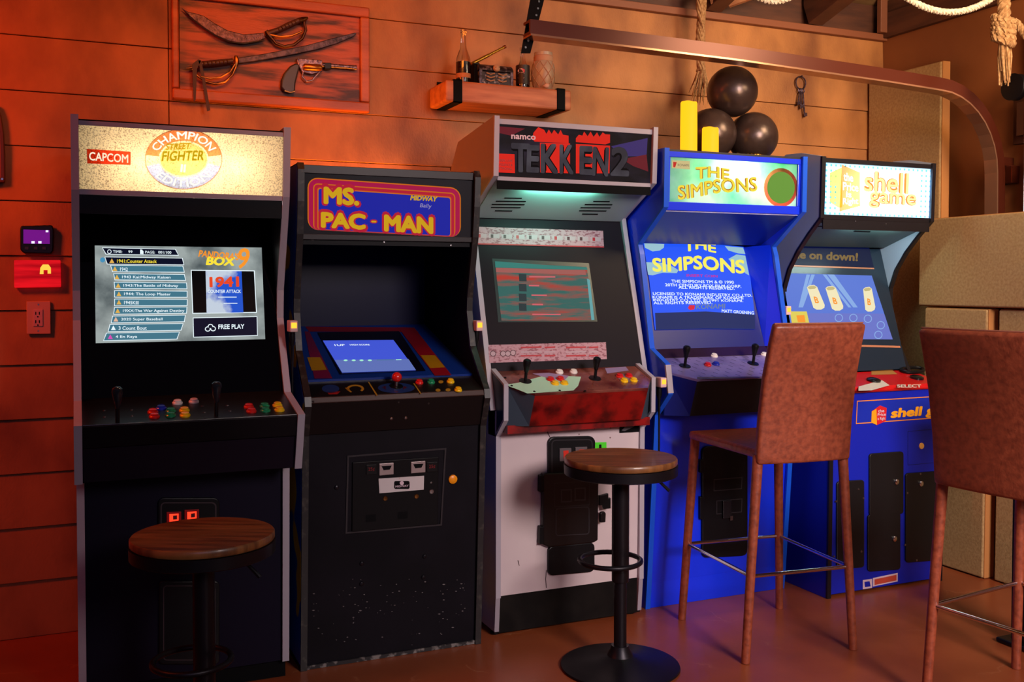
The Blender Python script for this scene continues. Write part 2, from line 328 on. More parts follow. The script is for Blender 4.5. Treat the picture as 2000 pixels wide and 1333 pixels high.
tag(obj('rope_garland', ropeb(sag((2.84, 3.1, 2.66), (3.68, 3.1, 2.60), .178), .014), ROPEW, smooth=True), 'pale rope swag drooping from the rafters beside the knotted tassel', 'rope', 'rope swags under the rafters')
kt = thing('rope_tassel', 'thick knotted rope with frayed end hanging beside the garage door pulley', 'rope', (3.60, 3.06, 2.18))
c0 = Vector((3.61, 3.06, 0))
b = B(); ropeb([c0+Vector((0, 0, 2.66)), c0+Vector((.004, 0, 2.42))], .026, .09, b); obj('cord', b, ROPE, kt, smooth=True)
b = B()
for k in range(5):
    a0 = k*1.1; b2 = [c0+Vector((.034*math.cos(a0+a), .034*math.sin(a0+a), 2.44-k*.022+.018*math.sin(a*1.0+k))) for a in [i*2*math.pi/16 for i in range(17)]]
    ropeb(b2, .018, .05, b)
obj('knot', b, ROPE, kt, smooth=True)
b = B()
for k in range(34):
    a = random.uniform(0, 6.28); r0 = random.uniform(.004, .024); r1 = r0*random.uniform(1.1, 1.7); zt = 2.37; L = random.uniform(.15, .21)
    b.tube([c0+Vector((r0*math.cos(a), r0*math.sin(a), zt)), c0+Vector((r1*math.cos(a+.2), r1*math.sin(a+.2), zt-L*.5)), c0+Vector((r1*1.05*math.cos(a+.5), r1*1.05*math.sin(a+.5), zt-L))], [.006, .0055, .003], 6)
obj('fringe', b, ROPE, kt, smooth=True)
b = B(); ropeb([c0+Vector((.03, .02, 2.40)), c0+Vector((.075, .0, 2.44)), c0+Vector((.13, -.02, 2.36)), c0+Vector((.13, -.02, 2.26))], .016, .06, b); obj('loose_end', b, ROPE, kt, smooth=True)
hr = thing('hanging_rope', 'frayed tan rope hanging down the wall behind the track above the candles', 'rope', (2.70, 3.95, 2.18))
b = B()
for k in range(9):
    a = k*.7; q = []
    for i in range(26):
        f = i/25; z = 2.74-.42*f; r = .014+.006*math.sin(6*f+k); q.append((2.695+r*math.cos(a+9*f), 3.95+r*math.sin(a+9*f), z))
    b.tube(q, .008, 6)
obj('strands', b, ROPE, hr, smooth=True)
b = B()
for k in range(40):
    a = random.uniform(0, 6.28); r0 = random.uniform(.0, .018); r1 = random.uniform(.015, .05); zb = random.uniform(2.16, 2.24)
    b.tube([(2.695+r0*math.cos(a), 3.95+r0*math.sin(a), 2.34), (2.692+r1*math.cos(a)*.7, 3.95+r1*math.sin(a)*.6, 2.27), (2.68+r1*math.cos(a), 3.95+r1*math.sin(a)*.8, zb)], [.005, .004, .0015], 5)
obj('fringe', b, ROPE, hr, smooth=True)
# ------------------------------------------------------------------ left wall fittings
pw = Pl(YW-.008, 2.6, YW-.008, 0)
t = thing('alarm_keypad', 'dark alarm keypad with glowing purple screen above the red plaque', 'keypad', atY((72, 468), YW-.008))
k7 = Zm(0, 180, 2.563)
pp(pw, k7(106, 672, 262, 668, 270, 690, 268, 795, 255, 812, 120, 808, 103, 790, 102, 690), BLACKP, t, 'housing', .026, .026, bevel=.004)
pp(pw, k7(119, 690, 250, 694, 250, 762, 119, 760), mat('purple_display', (128, 24, 150), emit=.75), t, 'display', .0275)
for x in (167, 201): pp(pw, k7(x-8, 748, x+8, 748, x+8, 760, x-8, 760), mat('white_key_light', (215, 205, 255), emit=1.6), t, 'status_icon', .0285)
pp(pw, k7(230, 694, 243, 694, 243, 704, 230, 704), MATS['white_key_light'], t, 'status_icon', .0285)
for x in (135, 180, 222): pp(pw, k7(x-9, 776, x+9, 776, x+9, 790, x-9, 790), mat('dark_key', (42, 20, 30), .4), t, 'key', .029, .003)
t = thing('lit_plaque', 'glowing red wooden plaque with a pale arch reflection above the outlet', 'plaque', atY((74, 535), YW-.008))
pp(pw, k7(72, 842, 303, 842, 306, 977, 73, 980), mat('red_backlit_wood', (255, 22, 34), .4, emit=.8, rgb2=(170, 4, 18), scale=3.5, stretch=(1, 1, 11)), t, 'panel', .022, .022, bevel=.003)
pp(pw, k7(200, 912, 203, 880, 215, 864, 243, 864, 255, 880, 256, 910, 239, 910, 239, 892, 219, 892, 219, 912), mat('arch_reflection_glow', (255, 190, 70), emit=1.3), t, 'arch_reflection', .0235)  # arch-shaped reflection painted on as a glowing shape
t = thing('wall_outlet', 'beige wall outlet plate with two sockets beside the lit machine', 'outlet', atY((75, 620), YW-.008))
PLATE = mat('beige_plate', (205, 150, 118), .35)
pp(pw, k7(133, 1048, 253, 1047, 254, 1211, 134, 1212), PLATE, t, 'cover_plate', .008, .008, bevel=.002)
s = pp(pw, k7(167, 1088, 215, 1088, 215, 1173, 167, 1173), mat('outlet_face', (206, 158, 160), .3), t, 'socket_insert', .011, .004, bevel=.001)
for y in (1108, 1150):
    for x in (180, 198): pp(pw, k7(x-3, y-8, x+2, y-8, x+2, y+7, x-3, y+7), BLACKM, s, 'slot', .0115)
    pp(pw, [(p[0], p[1]) for p in ell(*k7(190, y+17)[0], 1.6, 1.6, n=10)], BLACKM, s, 'ground_hole', .0115)
for y in (1064, 1196): obj('screw', B().lathe(pw.P(*pw.px(k7(192, y)[0]), .008), [(.003, 0), (.0025, .001)], 10, pw.n), STEEL, t)
pl_ = thing('hanging_plaque', 'dark curved wooden wall hanging left of the lit machine', 'wall hanging', atY((-30, 290), YW-.008))
pp(pw, [(-75, 205), (-40, 198), (-5, 205), (3, 228), (8, 262), (10, 300), (10.5, 357), (-20, 360), (-75, 360)], mat('dark_plaque_wood', (66, 28, 14), .5, rgb2=(90, 42, 20), scale=5, stretch=(8, 1, 1)), pl_, 'board', .02, .02, bevel=.004)
pp(pw, [(-68, 214), (-40, 208), (-10, 214), (-3, 232), (1, 262), (3, 300), (3.5, 349), (-20, 351), (-68, 351)], mat('plaque_inlay', (124, 58, 26), .5), pl_, 'inlay', .0215, .002)
obj('screw', B().lathe(pw.P(*pw.px((5, 351)), .02), [(.005, 0), (.004, .002)], 10, pw.n), STEEL, pl_)
# ------------------------------------------------------------------ framed board with weapons
bz = Zm(300, 0, 4.3478)
wb = thing('display_board', 'burnt wood display board with raised frame mounted high on wall', 'wall board', (.735, 4.09, 2.03))
BURNT = mat('burnt_wood', (168, 78, 40), .5, rgb2=(60, 20, 12), scale=4.2, stretch=(1, 1, 7), lo=.44, hi=.62, bump=.3, bscale=30, detail=6)
BFRAME = mat('board_frame_wood', (176, 86, 36), .45, rgb2=(104, 40, 18), scale=3, stretch=(1, 1, 6), lo=.4, hi=.8, bump=.2)
X0, X1, Z0, Z1 = .345, 1.128, 2.035, 2.47
obj('panel', B().box(X0+.03, X1-.03, 4.078, YW-.008, Z0+.03, Z1-.03), BURNT, wb)
for n_, q in (('frame_rail', (X0, X1, Z0, Z0+.042)), ('frame_rail', (X0, X1, Z1-.042, Z1)), ('frame_stile', (X0, X0+.026, Z0+.042, Z1-.042)), ('frame_stile', (X1-.04, X1, Z0+.042, Z1-.042))):
    obj(n_, B().box(q[0], q[1], 4.058, YW-.008, q[2], q[3]), BFRAME, wb, bevel=.006)
pb = Pl(4.078, 2.6, 4.078, 0)
IRON = mat('aged_iron', (58, 46, 56), .35, .8, rgb2=(96, 78, 92), scale=70, bump=.5, bscale=160)
BRASS = mat('aged_brass', (150, 104, 52), .3, .9, rgb2=(96, 60, 30), scale=30)
def P3(p, o): return pb.P(*pb.px(p), o+.004)
sw = thing('cutlass', 'broad curved cutlass with basket hilt mounted above the sabre', 'sword', P3(bz(760, 290)[0], .01))
pp(pb, bz(232, 78, 290, 112, 360, 128, 420, 145, 500, 200, 620, 268, 760, 302, 930, 288, 945, 335, 880, 362, 760, 378, 640, 362, 520, 312, 400, 232, 300, 150), IRON, sw, 'blade', .022, .010, bevel=.003)
obj('edge_line', B().tube([P3(p, .0185) for p in bz(300, 156, 400, 238, 520, 318, 640, 367, 760, 380, 930, 352)], .0022, 6), STEEL, sw, smooth=True)
obj('grip', B().tube([P3(p, .02) for p in bz(960, 300, 1050, 268, 1130, 230, 1230, 185)], [.013, .011, .0125, .011], 10), mat('leather_grip', (70, 42, 34), .5), sw, smooth=True)
for i in range(6):
    p = bz(1050+i*28, 268-i*12.5)[0]; obj('wire_wrap', B().tube([P3((p[0]-1.5, p[1]-2.6), .032), P3((p[0]+1.5, p[1]+2.6), .032)], .0018, 5), BRASS, sw)
obj('pommel', B().tube([P3(p, .02) for p in bz(1225, 192, 1260, 180, 1300, 162)], [.014, .012, .004], 10), BRASS, sw, smooth=True)
obj('knuckle_guard', B().tube([P3(p, .024) for p in bz(985, 330, 1030, 385, 1100, 408, 1180, 395, 1250, 340, 1280, 270, 1265, 200)], .006, 8), mat('dark_brass', (62, 40, 26), .35, .8), sw, smooth=True)
obj('inner_guard', B().tube([P3(p, .028) for p in bz(975, 310, 1060, 326, 1160, 318, 1250, 280)], .004, 8), BRASS, sw, smooth=True)
obj('cross_guard', B().tube([P3(p, .022) for p in bz(945, 275, 965, 305, 995, 345)], [.008, .012, .007], 8), MATS['dark_brass'], sw, smooth=True)
s2 = thing('sabre', 'slim curved sabre with brass hilt and leather ribbons below the cutlass', 'sword', P3(bz(700, 520)[0], .01))
pp(pb, bz(700, 500, 900, 470, 1100, 432, 1300, 390, 1500, 335, 1700, 285, 1718, 290, 1690, 318, 1560, 375, 1380, 430, 1150, 478, 900, 522, 705, 550), mat('dark_scabbard', (44, 38, 48), .4, .6, rgb2=(84, 72, 84), scale=60, bump=.4, bscale=120), s2, 'scabbard', .018, .012, bevel=.003)
obj('grip', B().tube([P3(p, .02) for p in bz(360, 560, 420, 555, 540, 545, 665, 530)], [.010, .012, .013, .011], 10), MATS['leather_grip'], s2, smooth=True)
for i in range(7):
    p = bz(420+i*33, 556-i*3)[0]; obj('wire_wrap', B().tube([P3((p[0]-1, p[1]-3), .033), P3((p[0]+1, p[1]+3), .033)], .0025, 5), BRASS, s2)
obj('hand_guard', B().tube([P3(p, .024) for p in bz(690, 520, 690, 580, 660, 650, 600, 705, 520, 725, 440, 705, 370, 660, 320, 600)], .0045, 8), BRASS, s2, smooth=True)
obj('hand_guard', B().tube([P3(p, .030) for p in bz(680, 560, 640, 625, 560, 668, 470, 680, 390, 665)], .0038, 8), BRASS, s2, smooth=True)
obj('guard_plate', B().tube([P3(p, .022) for p in bz(690, 485, 695, 530, 690, 580)], [.006, .012, .007], 8), BRASS, s2, smooth=True)
obj('quillon', B().tube([P3(p, .022) for p in bz(275, 592, 320, 585, 345, 570)], [.003, .005, .007], 8), BRASS, s2, smooth=True)
STRAP = mat('leather_strap', (64, 40, 30), .6)
for q in (bz(320, 560, 370, 520, 395, 530, 360, 600, 350, 860, 333, 880, 325, 700), bz(372, 530, 395, 530, 420, 640, 472, 950, 445, 958, 415, 760)): pp(pb, q, STRAP, s2, 'ribbon', .036, .002)
gn = thing('revolver_prop', 'ornate old revolver with dark curved grip mounted below the sabre', 'gun', P3(bz(1340, 600)[0], .01))
pp(pb, bz(1200, 545, 1235, 560, 1215, 640, 1195, 720, 1190, 790, 1150, 800, 1100, 785, 1070, 750, 1075, 690, 1100, 630, 1150, 570), mat('dark_grip', (36, 26, 32), .4), gn, 'grip', .026, .022, bevel=.006)
SILV = mat('tarnished_silver', (150, 134, 150), .3, .85, rgb2=(84, 70, 86), scale=80, bump=.5, bscale=200)
pp(pb, bz(1205, 505, 1260, 505, 1420, 520, 1430, 560, 1420, 620, 1330, 640, 1250, 620, 1225, 570), SILV, gn, 'frame', .022, .016, bevel=.003)
obj('cylinder', B().tube([P3(p, .022) for p in bz(1258, 580, 1270, 581, 1400, 588, 1415, 589)], [.010, .0145, .0145, .010], 12), mat('brass_cylinder', (196, 120, 50), .3, .9), gn, smooth=True)
obj('barrel', B().tube([P3(p, .018) for p in bz(1420, 560, 1500, 568, 1640, 578, 1710, 585)], [.010, .009, .0085, .010], 10), SILV, gn, smooth=True)
pp(pb, bz(1430, 545, 1495, 545, 1495, 600, 1440, 600), BLACKP, gn, 'collar', .032, .022, bevel=.003)
obj('trigger_guard', B().tube([P3(p, .016) for p in bz(1262, 610, 1255, 660, 1290, 700, 1340, 690, 1370, 650, 1400, 622)], .0035, 8), SILV, gn, smooth=True)
obj('hammer', B().tube([P3(p, .018) for p in bz(1225, 560, 1212, 530, 1222, 505)], [.005, .004, .003], 8), SILV, gn, smooth=True)
pp(pb, bz(1100, 785, 1150, 800, 1190, 790, 1188, 782, 1150, 790, 1105, 776), BRASS, gn, 'butt_cap', .0275, .024)
# ------------------------------------------------------------------ shelf and its things
sz = Zm(800, 0, 5)
SY = 3.885; SX0, SX1, SZ0, SZ1 = 1.40, 1.98, 2.075, 2.162
SHW = mat('shelf_timber', (192, 118, 74), .55, rgb2=(160, 88, 52), scale=4, stretch=(1, 8, 9), bump=.15)
sh = thing('wall_shelf', 'thick wooden shelf with black metal straps on the wall', 'shelf', ((SX0+SX1)/2, 3.99, SZ0))
obj('board', B().box(SX0, SX1, SY, YW-.008, SZ0, SZ1), SHW, sh, bevel=.008)
for x in (SX0+.052, SX1-.052):
    obj('strap', B().box(x-.019, x+.019, SY-.004, SY+.001, SZ0-.004, SZ1+.004).box(x-.019, x+.019, SY-.004, YW-.008, SZ0-.004, SZ0+.0).box(x-.019, x+.019, SY-.004, YW-.008, SZ1, SZ1+.004).box(x-.019, x+.019, YW-.013, YW-.008, SZ1, SZ1+.03), BLACKM, sh)
ST = SZ1+.0005
GLASS = mat('clear_glass', (235, 235, 235), .04, trans=1.0)
def bottle(label, px, y, h, r, liquid, lmat, lab=None, group='bottles on the wall shelf'):
    x = atY(px, y).x; t = thing('bottle', label, 'bottle', (x, y, ST), group); k = h/.26
    prof = [(0.001, 0), (r*.95, 0), (r, .008), (r, .10*k), (r*.92, .125*k), (r*.45, .17*k), (r*.36, .20*k), (r*.34, .245*k), (r*.44, .246*k), (r*.44, .26*k)]
    obj('glass', B().lathe((x, y, ST), prof, 24), GLASS, t, smooth=True)
    obj('liquid', B().lathe((x, y, ST+.004), [(.001, 0), (r*.9, 0), (r*.9, liquid), (.001, liquid)], 20), lmat, t, smooth=True)
    if lab:
        obj('label_band', B().lathe((x, y, ST+lab[0]), [(r*1.015, 0), (r*1.015, lab[1]-lab[0])], 24), lab[2], t, smooth=True)
    return t, x
DARKLIQ = mat('dark_liquid', (30, 10, 34), .2)
t, x = bottle('tall clear glass bottle with dark contents at the strapped shelf end', (905, 150), 3.94, .225, .031, .085, DARKLIQ, (.022, .040, mat('paper_band', (190, 130, 90), .7)))
t, x = bottle('dark bottle with skull and crossbones label beside the netted jar', (1021, 165), 3.94, .175, .030, .05, DARKLIQ, (.018, .098, mat('black_label', (28, 16, 20), .5)))
sx, sy, szz = x-.013, 3.94-.0315, ST+.062
SKW = mat('bone_print', (215, 190, 200), .5)
def onlab(pts, m, name, off=0):   # wrap a small flat print on the front of the bottle
    return obj(name, B().add([(x-.012+u, 3.94-math.sqrt(max(.0306**2-(u-.012)**2, 1e-6))-.0006-off, ST+.06+v) for u, v in pts], [list(range(len(pts)))]), m, t)
onlab([(-.006+.011*math.cos(a*.5236), .012+.010*math.sin(a*.5236)) for a in range(12)], SKW, 'skull_print')
onlab([(-.018, -.016), (-.015, -.019), (.006, .0), (.003, .003)], SKW, 'bone_print'); onlab([(.006, -.018), (.003, -.021), (-.018, -.001), (-.015, .002)], SKW, 'bone_print')
onlab([(-.003, .022), (.008, .016), (.006, .003), (.002, .006)], mat('red_print', (190, 20, 50), .5), 'bandana_print', .0004)
jx = atY((1061, 165), 3.95).x
t = thing('netted_jar', 'clear glass jar wrapped in twine net at shelf end', 'jar', (jx, 3.95, ST))
jp = [(.001, 0), (.034, 0), (.040, .010), (.050, .05), (.051, .085), (.044, .12), (.036, .132), (.036, .15), (.040, .152), (.040, .165), (.034, .165)]
FROST = mat('frosted_glass', (214, 190, 165), .35, trans=.55)
obj('glass', B().lathe((jx, 3.95, ST), jp, 28), FROST, t, smooth=True)
TW = mat('twine', (176, 130, 100), .8)
def jr(z): 
    for (r0, h0), (r1, h1) in zip(jp[:-1], jp[1:]):
        if h0 <= z <= h1 and h1 > h0: return r0+(r1-r0)*(z-h0)/(h1-h0)
    return .04
for k in range(8):
    for sgn in (1, -1):
        obj('net_cord', B().tube([(jx+(jr(.01+.115*i/12)+.002)*math.cos(k*.7854+sgn*i*.13), 3.95+(jr(.01+.115*i/12)+.002)*math.sin(k*.7854+sgn*i*.13), ST+.01+.115*i/12) for i in range(13)], .0016, 5), TW, t)
obj('neck_wrap', B().lathe((jx, 3.95, ST+.126), [(.041, 0), (.043, .006), (.041, .012), (.043, .02), (.039, .026)], 24), TW, t, smooth=True)
tc_ = thing('treasure_chest', 'small dark treasure chest with skull relief on the wall shelf', 'chest', (atY((965, 160), 3.95).x, 3.95, ST))
xa, xb = atY((936, 160), 3.92).x, atY((1002, 163), 3.92).x
CHEST = mat('chest_pewter', (46, 34, 40), .4, .5, rgb2=(150, 130, 138), scale=55, lo=.5, hi=.66, bump=.8, bscale=60)
obj('body', B().box(xa, xb, 3.92, 4.02, ST, ST+.058), CHEST, tc_, bevel=.004)
obj('lid', B().prism([(xa-.002, 3.97+.053*math.cos(math.radians(a)), ST+.06+.034*math.sin(math.radians(a))) for a in range(0, 181, 15)], (xb-xa+.004, 0, 0)), CHEST, tc_, bevel=.002)
xm = (xa+xb)/2
obj('skull', B().lathe((xm, 3.918, ST+.072), [(.001, -.012), (.010, -.009), (.016, 0), (.014, .008), (.007, .013), (.001, .014)], 14, (0, -1, .2)), mat('bone', (176, 140, 110), .5), tc_, smooth=True)
for dx in (-.006, .006): obj('eye_socket', B().lathe((xm+dx, 3.907, ST+.074), [(.001, 0), (.004, 0), (.001, .002)], 8, (0, -1, .2)), BLACKM, tc_)
for sg in (-1, 1):
    for k in range(3): obj('bone_rib', B().tube([(xm+sg*.008, 3.917, ST+.05-k*.014), (xm+sg*.028, 3.916, ST+.044-k*.014), (xm+sg*.046, 3.917, ST+.05-k*.014)], .0028, 6), MATS['bone'], tc_, smooth=True)
for xx in (xa+.006, xb-.006): obj('corner_iron', B().box(xx-.006, xx+.006, 3.917, 3.921, ST, ST+.06), IRON, tc_)
bx = thing('trinket_box', 'small black box standing between tall bottle and treasure chest', 'box', (atY((928, 145), 3.97).x, 3.97, ST))
xq = bx.location.x; obj('body', B().box(xq-.017, xq+.008, 3.94, 3.99, ST, ST+.085), BLACKM, bx, bevel=.003); obj('lid', B().box(xq-.018, xq+.009, 3.939, 3.991, ST+.0855, ST+.094), BLACKP, bx, bevel=.003)
p0, p1 = atY((921, 125), 3.965), atY((987, 91), 4.0)
sp = thing('spyglass', 'slim brass spyglass leaning out above the treasure chest', 'spyglass', p0)
GOLD = mat('gold_brass', (214, 166, 70), .25, .9); d_ = (p1-p0)
obj('tube', B().tube([p0, p0+d_*.5], .0075, 14), GOLD, sp, smooth=True); obj('draw_tube', B().tube([p0+d_*.5, p0+d_*.96], .006, 14), GOLD, sp, smooth=True); obj('eyepiece', B().tube([p0+d_*.95, p1], .0075, 14), mat('copper_end', (150, 80, 50), .3, .8), sp, smooth=True)
# shell on the shelf front
tag(obj('seashell', B().lathe((jx-.012, 3.893, ST+.012), [(.001, -.014), (.006, -.010), (.011, 0), (.010, .008), (.001, .014)], 12, (1, -.2, .1)), mat('shell', (206, 170, 150), .4), smooth=True), 'small pale seashell lying in front of the netted jar', 'seashell')
# keys on a ring
kr = thing('key_ring', 'iron ring of old skeleton keys hanging on the wall', 'keys', atY((1565, 160), 4.085))
rc = atY((1564, 162), 4.085)
obj('nail', B().tube([rc+Vector((0, .02, .032)), rc+Vector((0, -.012, .034))], .003, 8), IRON, kr)
obj('ring', B().tube([rc+Vector((.031*math.cos(a*.2618), 0, .033*math.sin(a*.2618))) for a in range(24)], .0035, 8, True), IRON, kr, smooth=True)
for dx, L, tw in ((-.026, .085, .1), (-.004, .10, 0), (.022, .14, -.06)):
    a = rc+Vector((dx*.5, -.006+dx*.1, -.032)); e = a+Vector((dx*.6+tw*.02, 0, -L))
    kb = B().tube([a+Vector((.009*math.cos(i*.5236), 0, .009*math.sin(i*.5236)-.008)) for i in range(12)], .003, 6, True).tube([a+Vector((0, 0, -.016)), e], .0042, 8)
    kb.box(e.x, e.x+.015, e.y-.002, e.y+.002, e.z+.004, e.z+.022)
    obj('key', kb, IRON, kr)
# ------------------------------------------------------------------ arcade machine helpers
ARC = 'arcade machines in a row'
def sides(t, front, back, xl, xr, m, mm, th=.02, mold=None, mw=.001):
    poly = front+back
    for x in (xl, xr-th):
        s = obj('side_panel', B().prism([(x, y, z) for y, z in poly], (th, 0, 0)), m, t)
        if mm: obj('edge_molding', B().band(mold or front, x-mw, x+th+mw, .004, .006), mm, s)
def slab(t, name, y0, z0, y1, z1, xa, xb, m, th=.015, bevel=.0, parent=None):
    p = Pl(y0, z0, y1, z1)
    o = obj(name, B().prism([p.P(xa, 0), p.P(xb, 0), p.P(xb, p.L), p.P(xa, p.L)], p.n*-th), m, parent or t, bevel)
    return p, o
def btn(t, pl, p, m, r=.0155, lean=None):
    c = pl.P(*pl.px(p), 0)
    return obj('button', B().lathe(c, [(r, 0), (r, .004), (r*.86, .0065), (r*.74, .0065), (r*.74, .011), (r*.55, .0125), (.001, .0122)], 20, pl.n), m, t, smooth=True)
def stick(t, pl, p, h, m, kind='bat', washer=True):
    c = pl.P(*pl.px(p), 0); n = (pl.n+Vector((0, 0, 1))*.6).normalized()
    j = obj('joystick', B().lathe(c, [(.006, -.004), (.006, h*.45), (.0055, h*.5)], 12, n), BLACKP if kind == 'bat' else STEEL, t, smooth=True)
    if kind == 'bat': obj('bat_top', B().lathe(c, [(.006, h*.4), (.0085, h*.45), (.013, h*.72), (.0155, h*.86), (.014, h*.95), (.008, h), (.001, h*1.005)], 16, n), m, j, smooth=True)
    else: obj('ball_top', B().lathe(c+n*h, [(.0175*math.sin(a*math.pi/12)+.0001, -.0175*math.cos(a*math.pi/12)) for a in range(13)], 20, n), m, j, smooth=True)
    if washer: obj('dust_washer', B().lathe(c, [(.024, 0), (.023, .003), (.008, .004)], 20, pl.n), BLACKP, j, smooth=True)
def screw(t, pl, p, r=.004, m=None, off=0): return obj('screw', B().lathe(pl.P(*pl.px(p), off), [(r, 0), (r*.8, .0018), (.0005, .0022)], 10, pl.n), m or STEEL, t)
def rrect(x0, y0, x1, y1, r, n=5):
    q = []
    for cx, cy, a in ((x1-r, y0+r, -90), (x1-r, y1-r, 0), (x0+r, y1-r, 90), (x0+r, y0+r, 180)):
        q += [(cx+r*math.cos(math.radians(a+90*i/n)), cy+r*math.sin(math.radians(a+90*i/n))) for i in range(n+1)]
    return q
def rim(pl, pts, w, m, parent, name, off, px=True):     # outline frame, w in plane metres
    q = [pl.px(p) for p in pts] if px else pts; n = len(q)
    cx = sum(a for a, _ in q)/n; cy = sum(b for _, b in q)/n; inn = []
    for i in range(n):
        a, p, c = q[i-1], q[i], q[(i+1) % n]; d1 = Vector((p[0]-a[0], p[1]-a[1])).normalized(); d2 = Vector((c[0]-p[0], c[1]-p[1])).normalized()
        nn = Vector((-(d1+d2).y, (d1+d2).x)).normalized(); k = w/max(.35, nn.dot(Vector((-d1.y, d1.x))))
        if nn.dot(Vector((cx-p[0], cy-p[1]))) < 0: nn = -nn; 
        inn.append((p[0]+nn.x*abs(k), p[1]+nn.y*abs(k)))
    return obj(name, B().add([pl.P(x, t, off) for x, t in q+inn], [[i, (i+1) % n, n+(i+1) % n, n+i] for i in range(n)]), m, parent)
def switchbox(t, p, X):
    q = atX(p, X); y, z = q.y, q.z
    s = obj('power_switch', B().box(X, X+.026, y-.004, y+.05, z-.019, z+.019), mat('switch_box', (214, 180, 178), .4), t, bevel=.003)
    obj('indicator', B().box(X+.004, X+.022, y-.0055, y-.004, z-.006, z+.012), AMBER, s)
    obj('plug', B().lathe((X+.013, y+.03, z-.019), [(.011, 0), (.011, -.03), (.006, -.05), (.004, -.12), (.004, -.3)], 10), BLACKP, s, smooth=True)
def lamp(t, name, a, b_, r, rgb, k):
    return obj(name, B().tube([a, b_], r, 10), mat(name+str(k)+str(rgb), rgb, emit=k), t)
TUBE = (255, 248, 238)
# ================================================================== machine 1: lit sepia marquee, menu screen
x0, x1 = -.012, .640
c1 = thing('arcade_cabinet', 'black arcade machine with glowing gold speckled marquee and game menu screen', 'arcade machine', (.314, 3.6, 0), ARC)
SIDE1 = mat('black_side_vinyl', (20, 18, 22), .4)
fr = [(3.262, 1.828), (3.288, 1.605), (3.325, 1.50), (3.40, 1.30), (3.408, 1.205), (3.375, 1.13), (3.285, .962), (3.064, .916), (3.086, .845), (3.12, .742)]
sides(c1, fr, [(3.98, .742), (3.98, 1.82)], x0, x1, SIDE1, MOLD)
sides(c1, [(3.29, .74), (3.318, .062)], [(3.98, .02), (3.98, .74)], x0+.005, x1-.005, SIDE1, MOLD)
xa, xb = x0+.021, x1-.021
obj('top_board', B().box(xa, xb, 3.285, 3.975, 1.80, 1.818), BLACKM, c1)
obj('back_board', B().box(xa, xb, 3.955, 3.975, .03, 1.80), BLACKM, c1)
obj('light_box_back', B().box(xa, xb, 3.44, 3.45, 1.60, 1.80), mat('light_box_grey', (120, 116, 110), .7), c1)
obj('header_board', B().prism([(xa, 3.30, 1.592), (xa, 3.66, 1.60), (xa, 3.66, 1.588), (xa, 3.312, 1.535), (xa, 3.306, 1.535)], (xb-xa, 0, 0)), BLACK, c1)
q1 = Zm(0, 200, 3.3333); q2 = Zm(0, 560, 3.3333)
m1 = Pl(3.274, 1.806, 3.297, 1.60)
mq = obj('marquee', B().prism([m1.P(xa, 0), m1.P(xb, 0), m1.P(xb, m1.L), m1.P(xa, m1.L)], m1.n*-.003), sheet('gold_speckle_sheet', (252, 238, 208), (120, 88, 50), 240, .47, .70), c1)
for n_, ta, tb in (('marquee_retainer', -.006, .008), ('marquee_retainer', m1.L-.008, m1.L+.008)):
    obj(n_, B().prism([m1.P(xa, ta, .006), m1.P(xb, ta, .006), m1.P(xb, tb, .006), m1.P(xa, tb, .006)], m1.n*-.007), MOLD, c1, bevel=.001)
pp(m1, q1(565, 303, 850, 322, 850, 408, 568, 398), film('red_ink', (214, 60, 34)), mq, 'logo_box', .001)
text(m1, 'CAPCOM', *q1(580, 322, 835, 340, 580, 378), mat('cream_letter_glow', (255, 236, 205), emit=1.0), mq, bold=.02, off=.002)
cx, cy = q1(1195, 370)[0]; ex, ey = 74, 58
pp(m1, ringsec(cx, cy, ex+1.6, ey+1.6, ex, ey, 0, 359.9, 48), film('brown_ring_ink', (120, 80, 60)), mq, 'emblem_outline', .0008)
pp(m1, ringsec(cx, cy, ex, ey, ex*.66, ey*.62, 188, 352), film('rust_ink', (226, 130, 90)), mq, 'emblem_arc', .0014)
pp(m1, ringsec(cx, cy, ex, ey, ex*.66, ey*.62, 14, 166), film('blue_ink', (130, 150, 220)), mq, 'emblem_arc', .0014)
pp(m1, ell(cx, cy, ex*.62, ey*.56), film('tan_ink', (255, 205, 150)), mq, 'emblem_disc', .0014)
text(m1, 'CHAMPION', 0, 0, 0, mat('white_letter_glow', (255, 244, 230), emit=1.15), mq, bold=.02, off=.0022, warp=arcw(cx, cy, ex*.95, ey*.94, ex*.72, ey*.67, 203, 337))
text(m1, 'EDITION', 0, 0, 0, MATS['white_letter_glow'], mq, bold=.02, off=.0022, warp=arcw(cx, cy, ex*.72, ey*.67, ex*.95, ey*.94, 142, 38))
YLG = mat('yellow_letter_glow', (206, 170, 10), emit=.9)
text(m1, 'STREET', *q1(1085, 270, 1245, 262, 1075, 312), YLG, mq, bold=.03, off=.0024)
text(m1, 'FIGHTER', *q1(1060, 318, 1335, 312, 1050, 385), YLG, mq, bold=.03, off=.0024)
text(m1, 'II', *q1(1178, 402, 1212, 404, 1172, 455), MATS['white_letter_glow'], mq, bold=.04, off=.0024)
for xx, hw in ((.185, .030), (.33, .05), (.475, .035)): lamp(c1, 'marquee_tube', Vector((xx-hw, 3.345, 1.700)), Vector((xx+hw, 3.345, 1.700)), .012, TUBE, 210)
for p in q1(570, 592, 1180, 617, 1762, 635): screw(c1, Pl(3.306, 1.592, 3.311, 1.535), p)
g1, gl = slab(c1, 'monitor_glass', 3.55, 1.60, 3.318, .962, xa, xb, GLASSBLK, .008)
scr = pp(g1, [(185, 480), (511, 484), (518, 663), (187, 671)], mat('screen_marble', (196, 208, 206), .3, emit=.62, rgb2=(92, 104, 108), scale=7, lo=.45, hi=.72, detail=8), c1, 'screen', .0006)
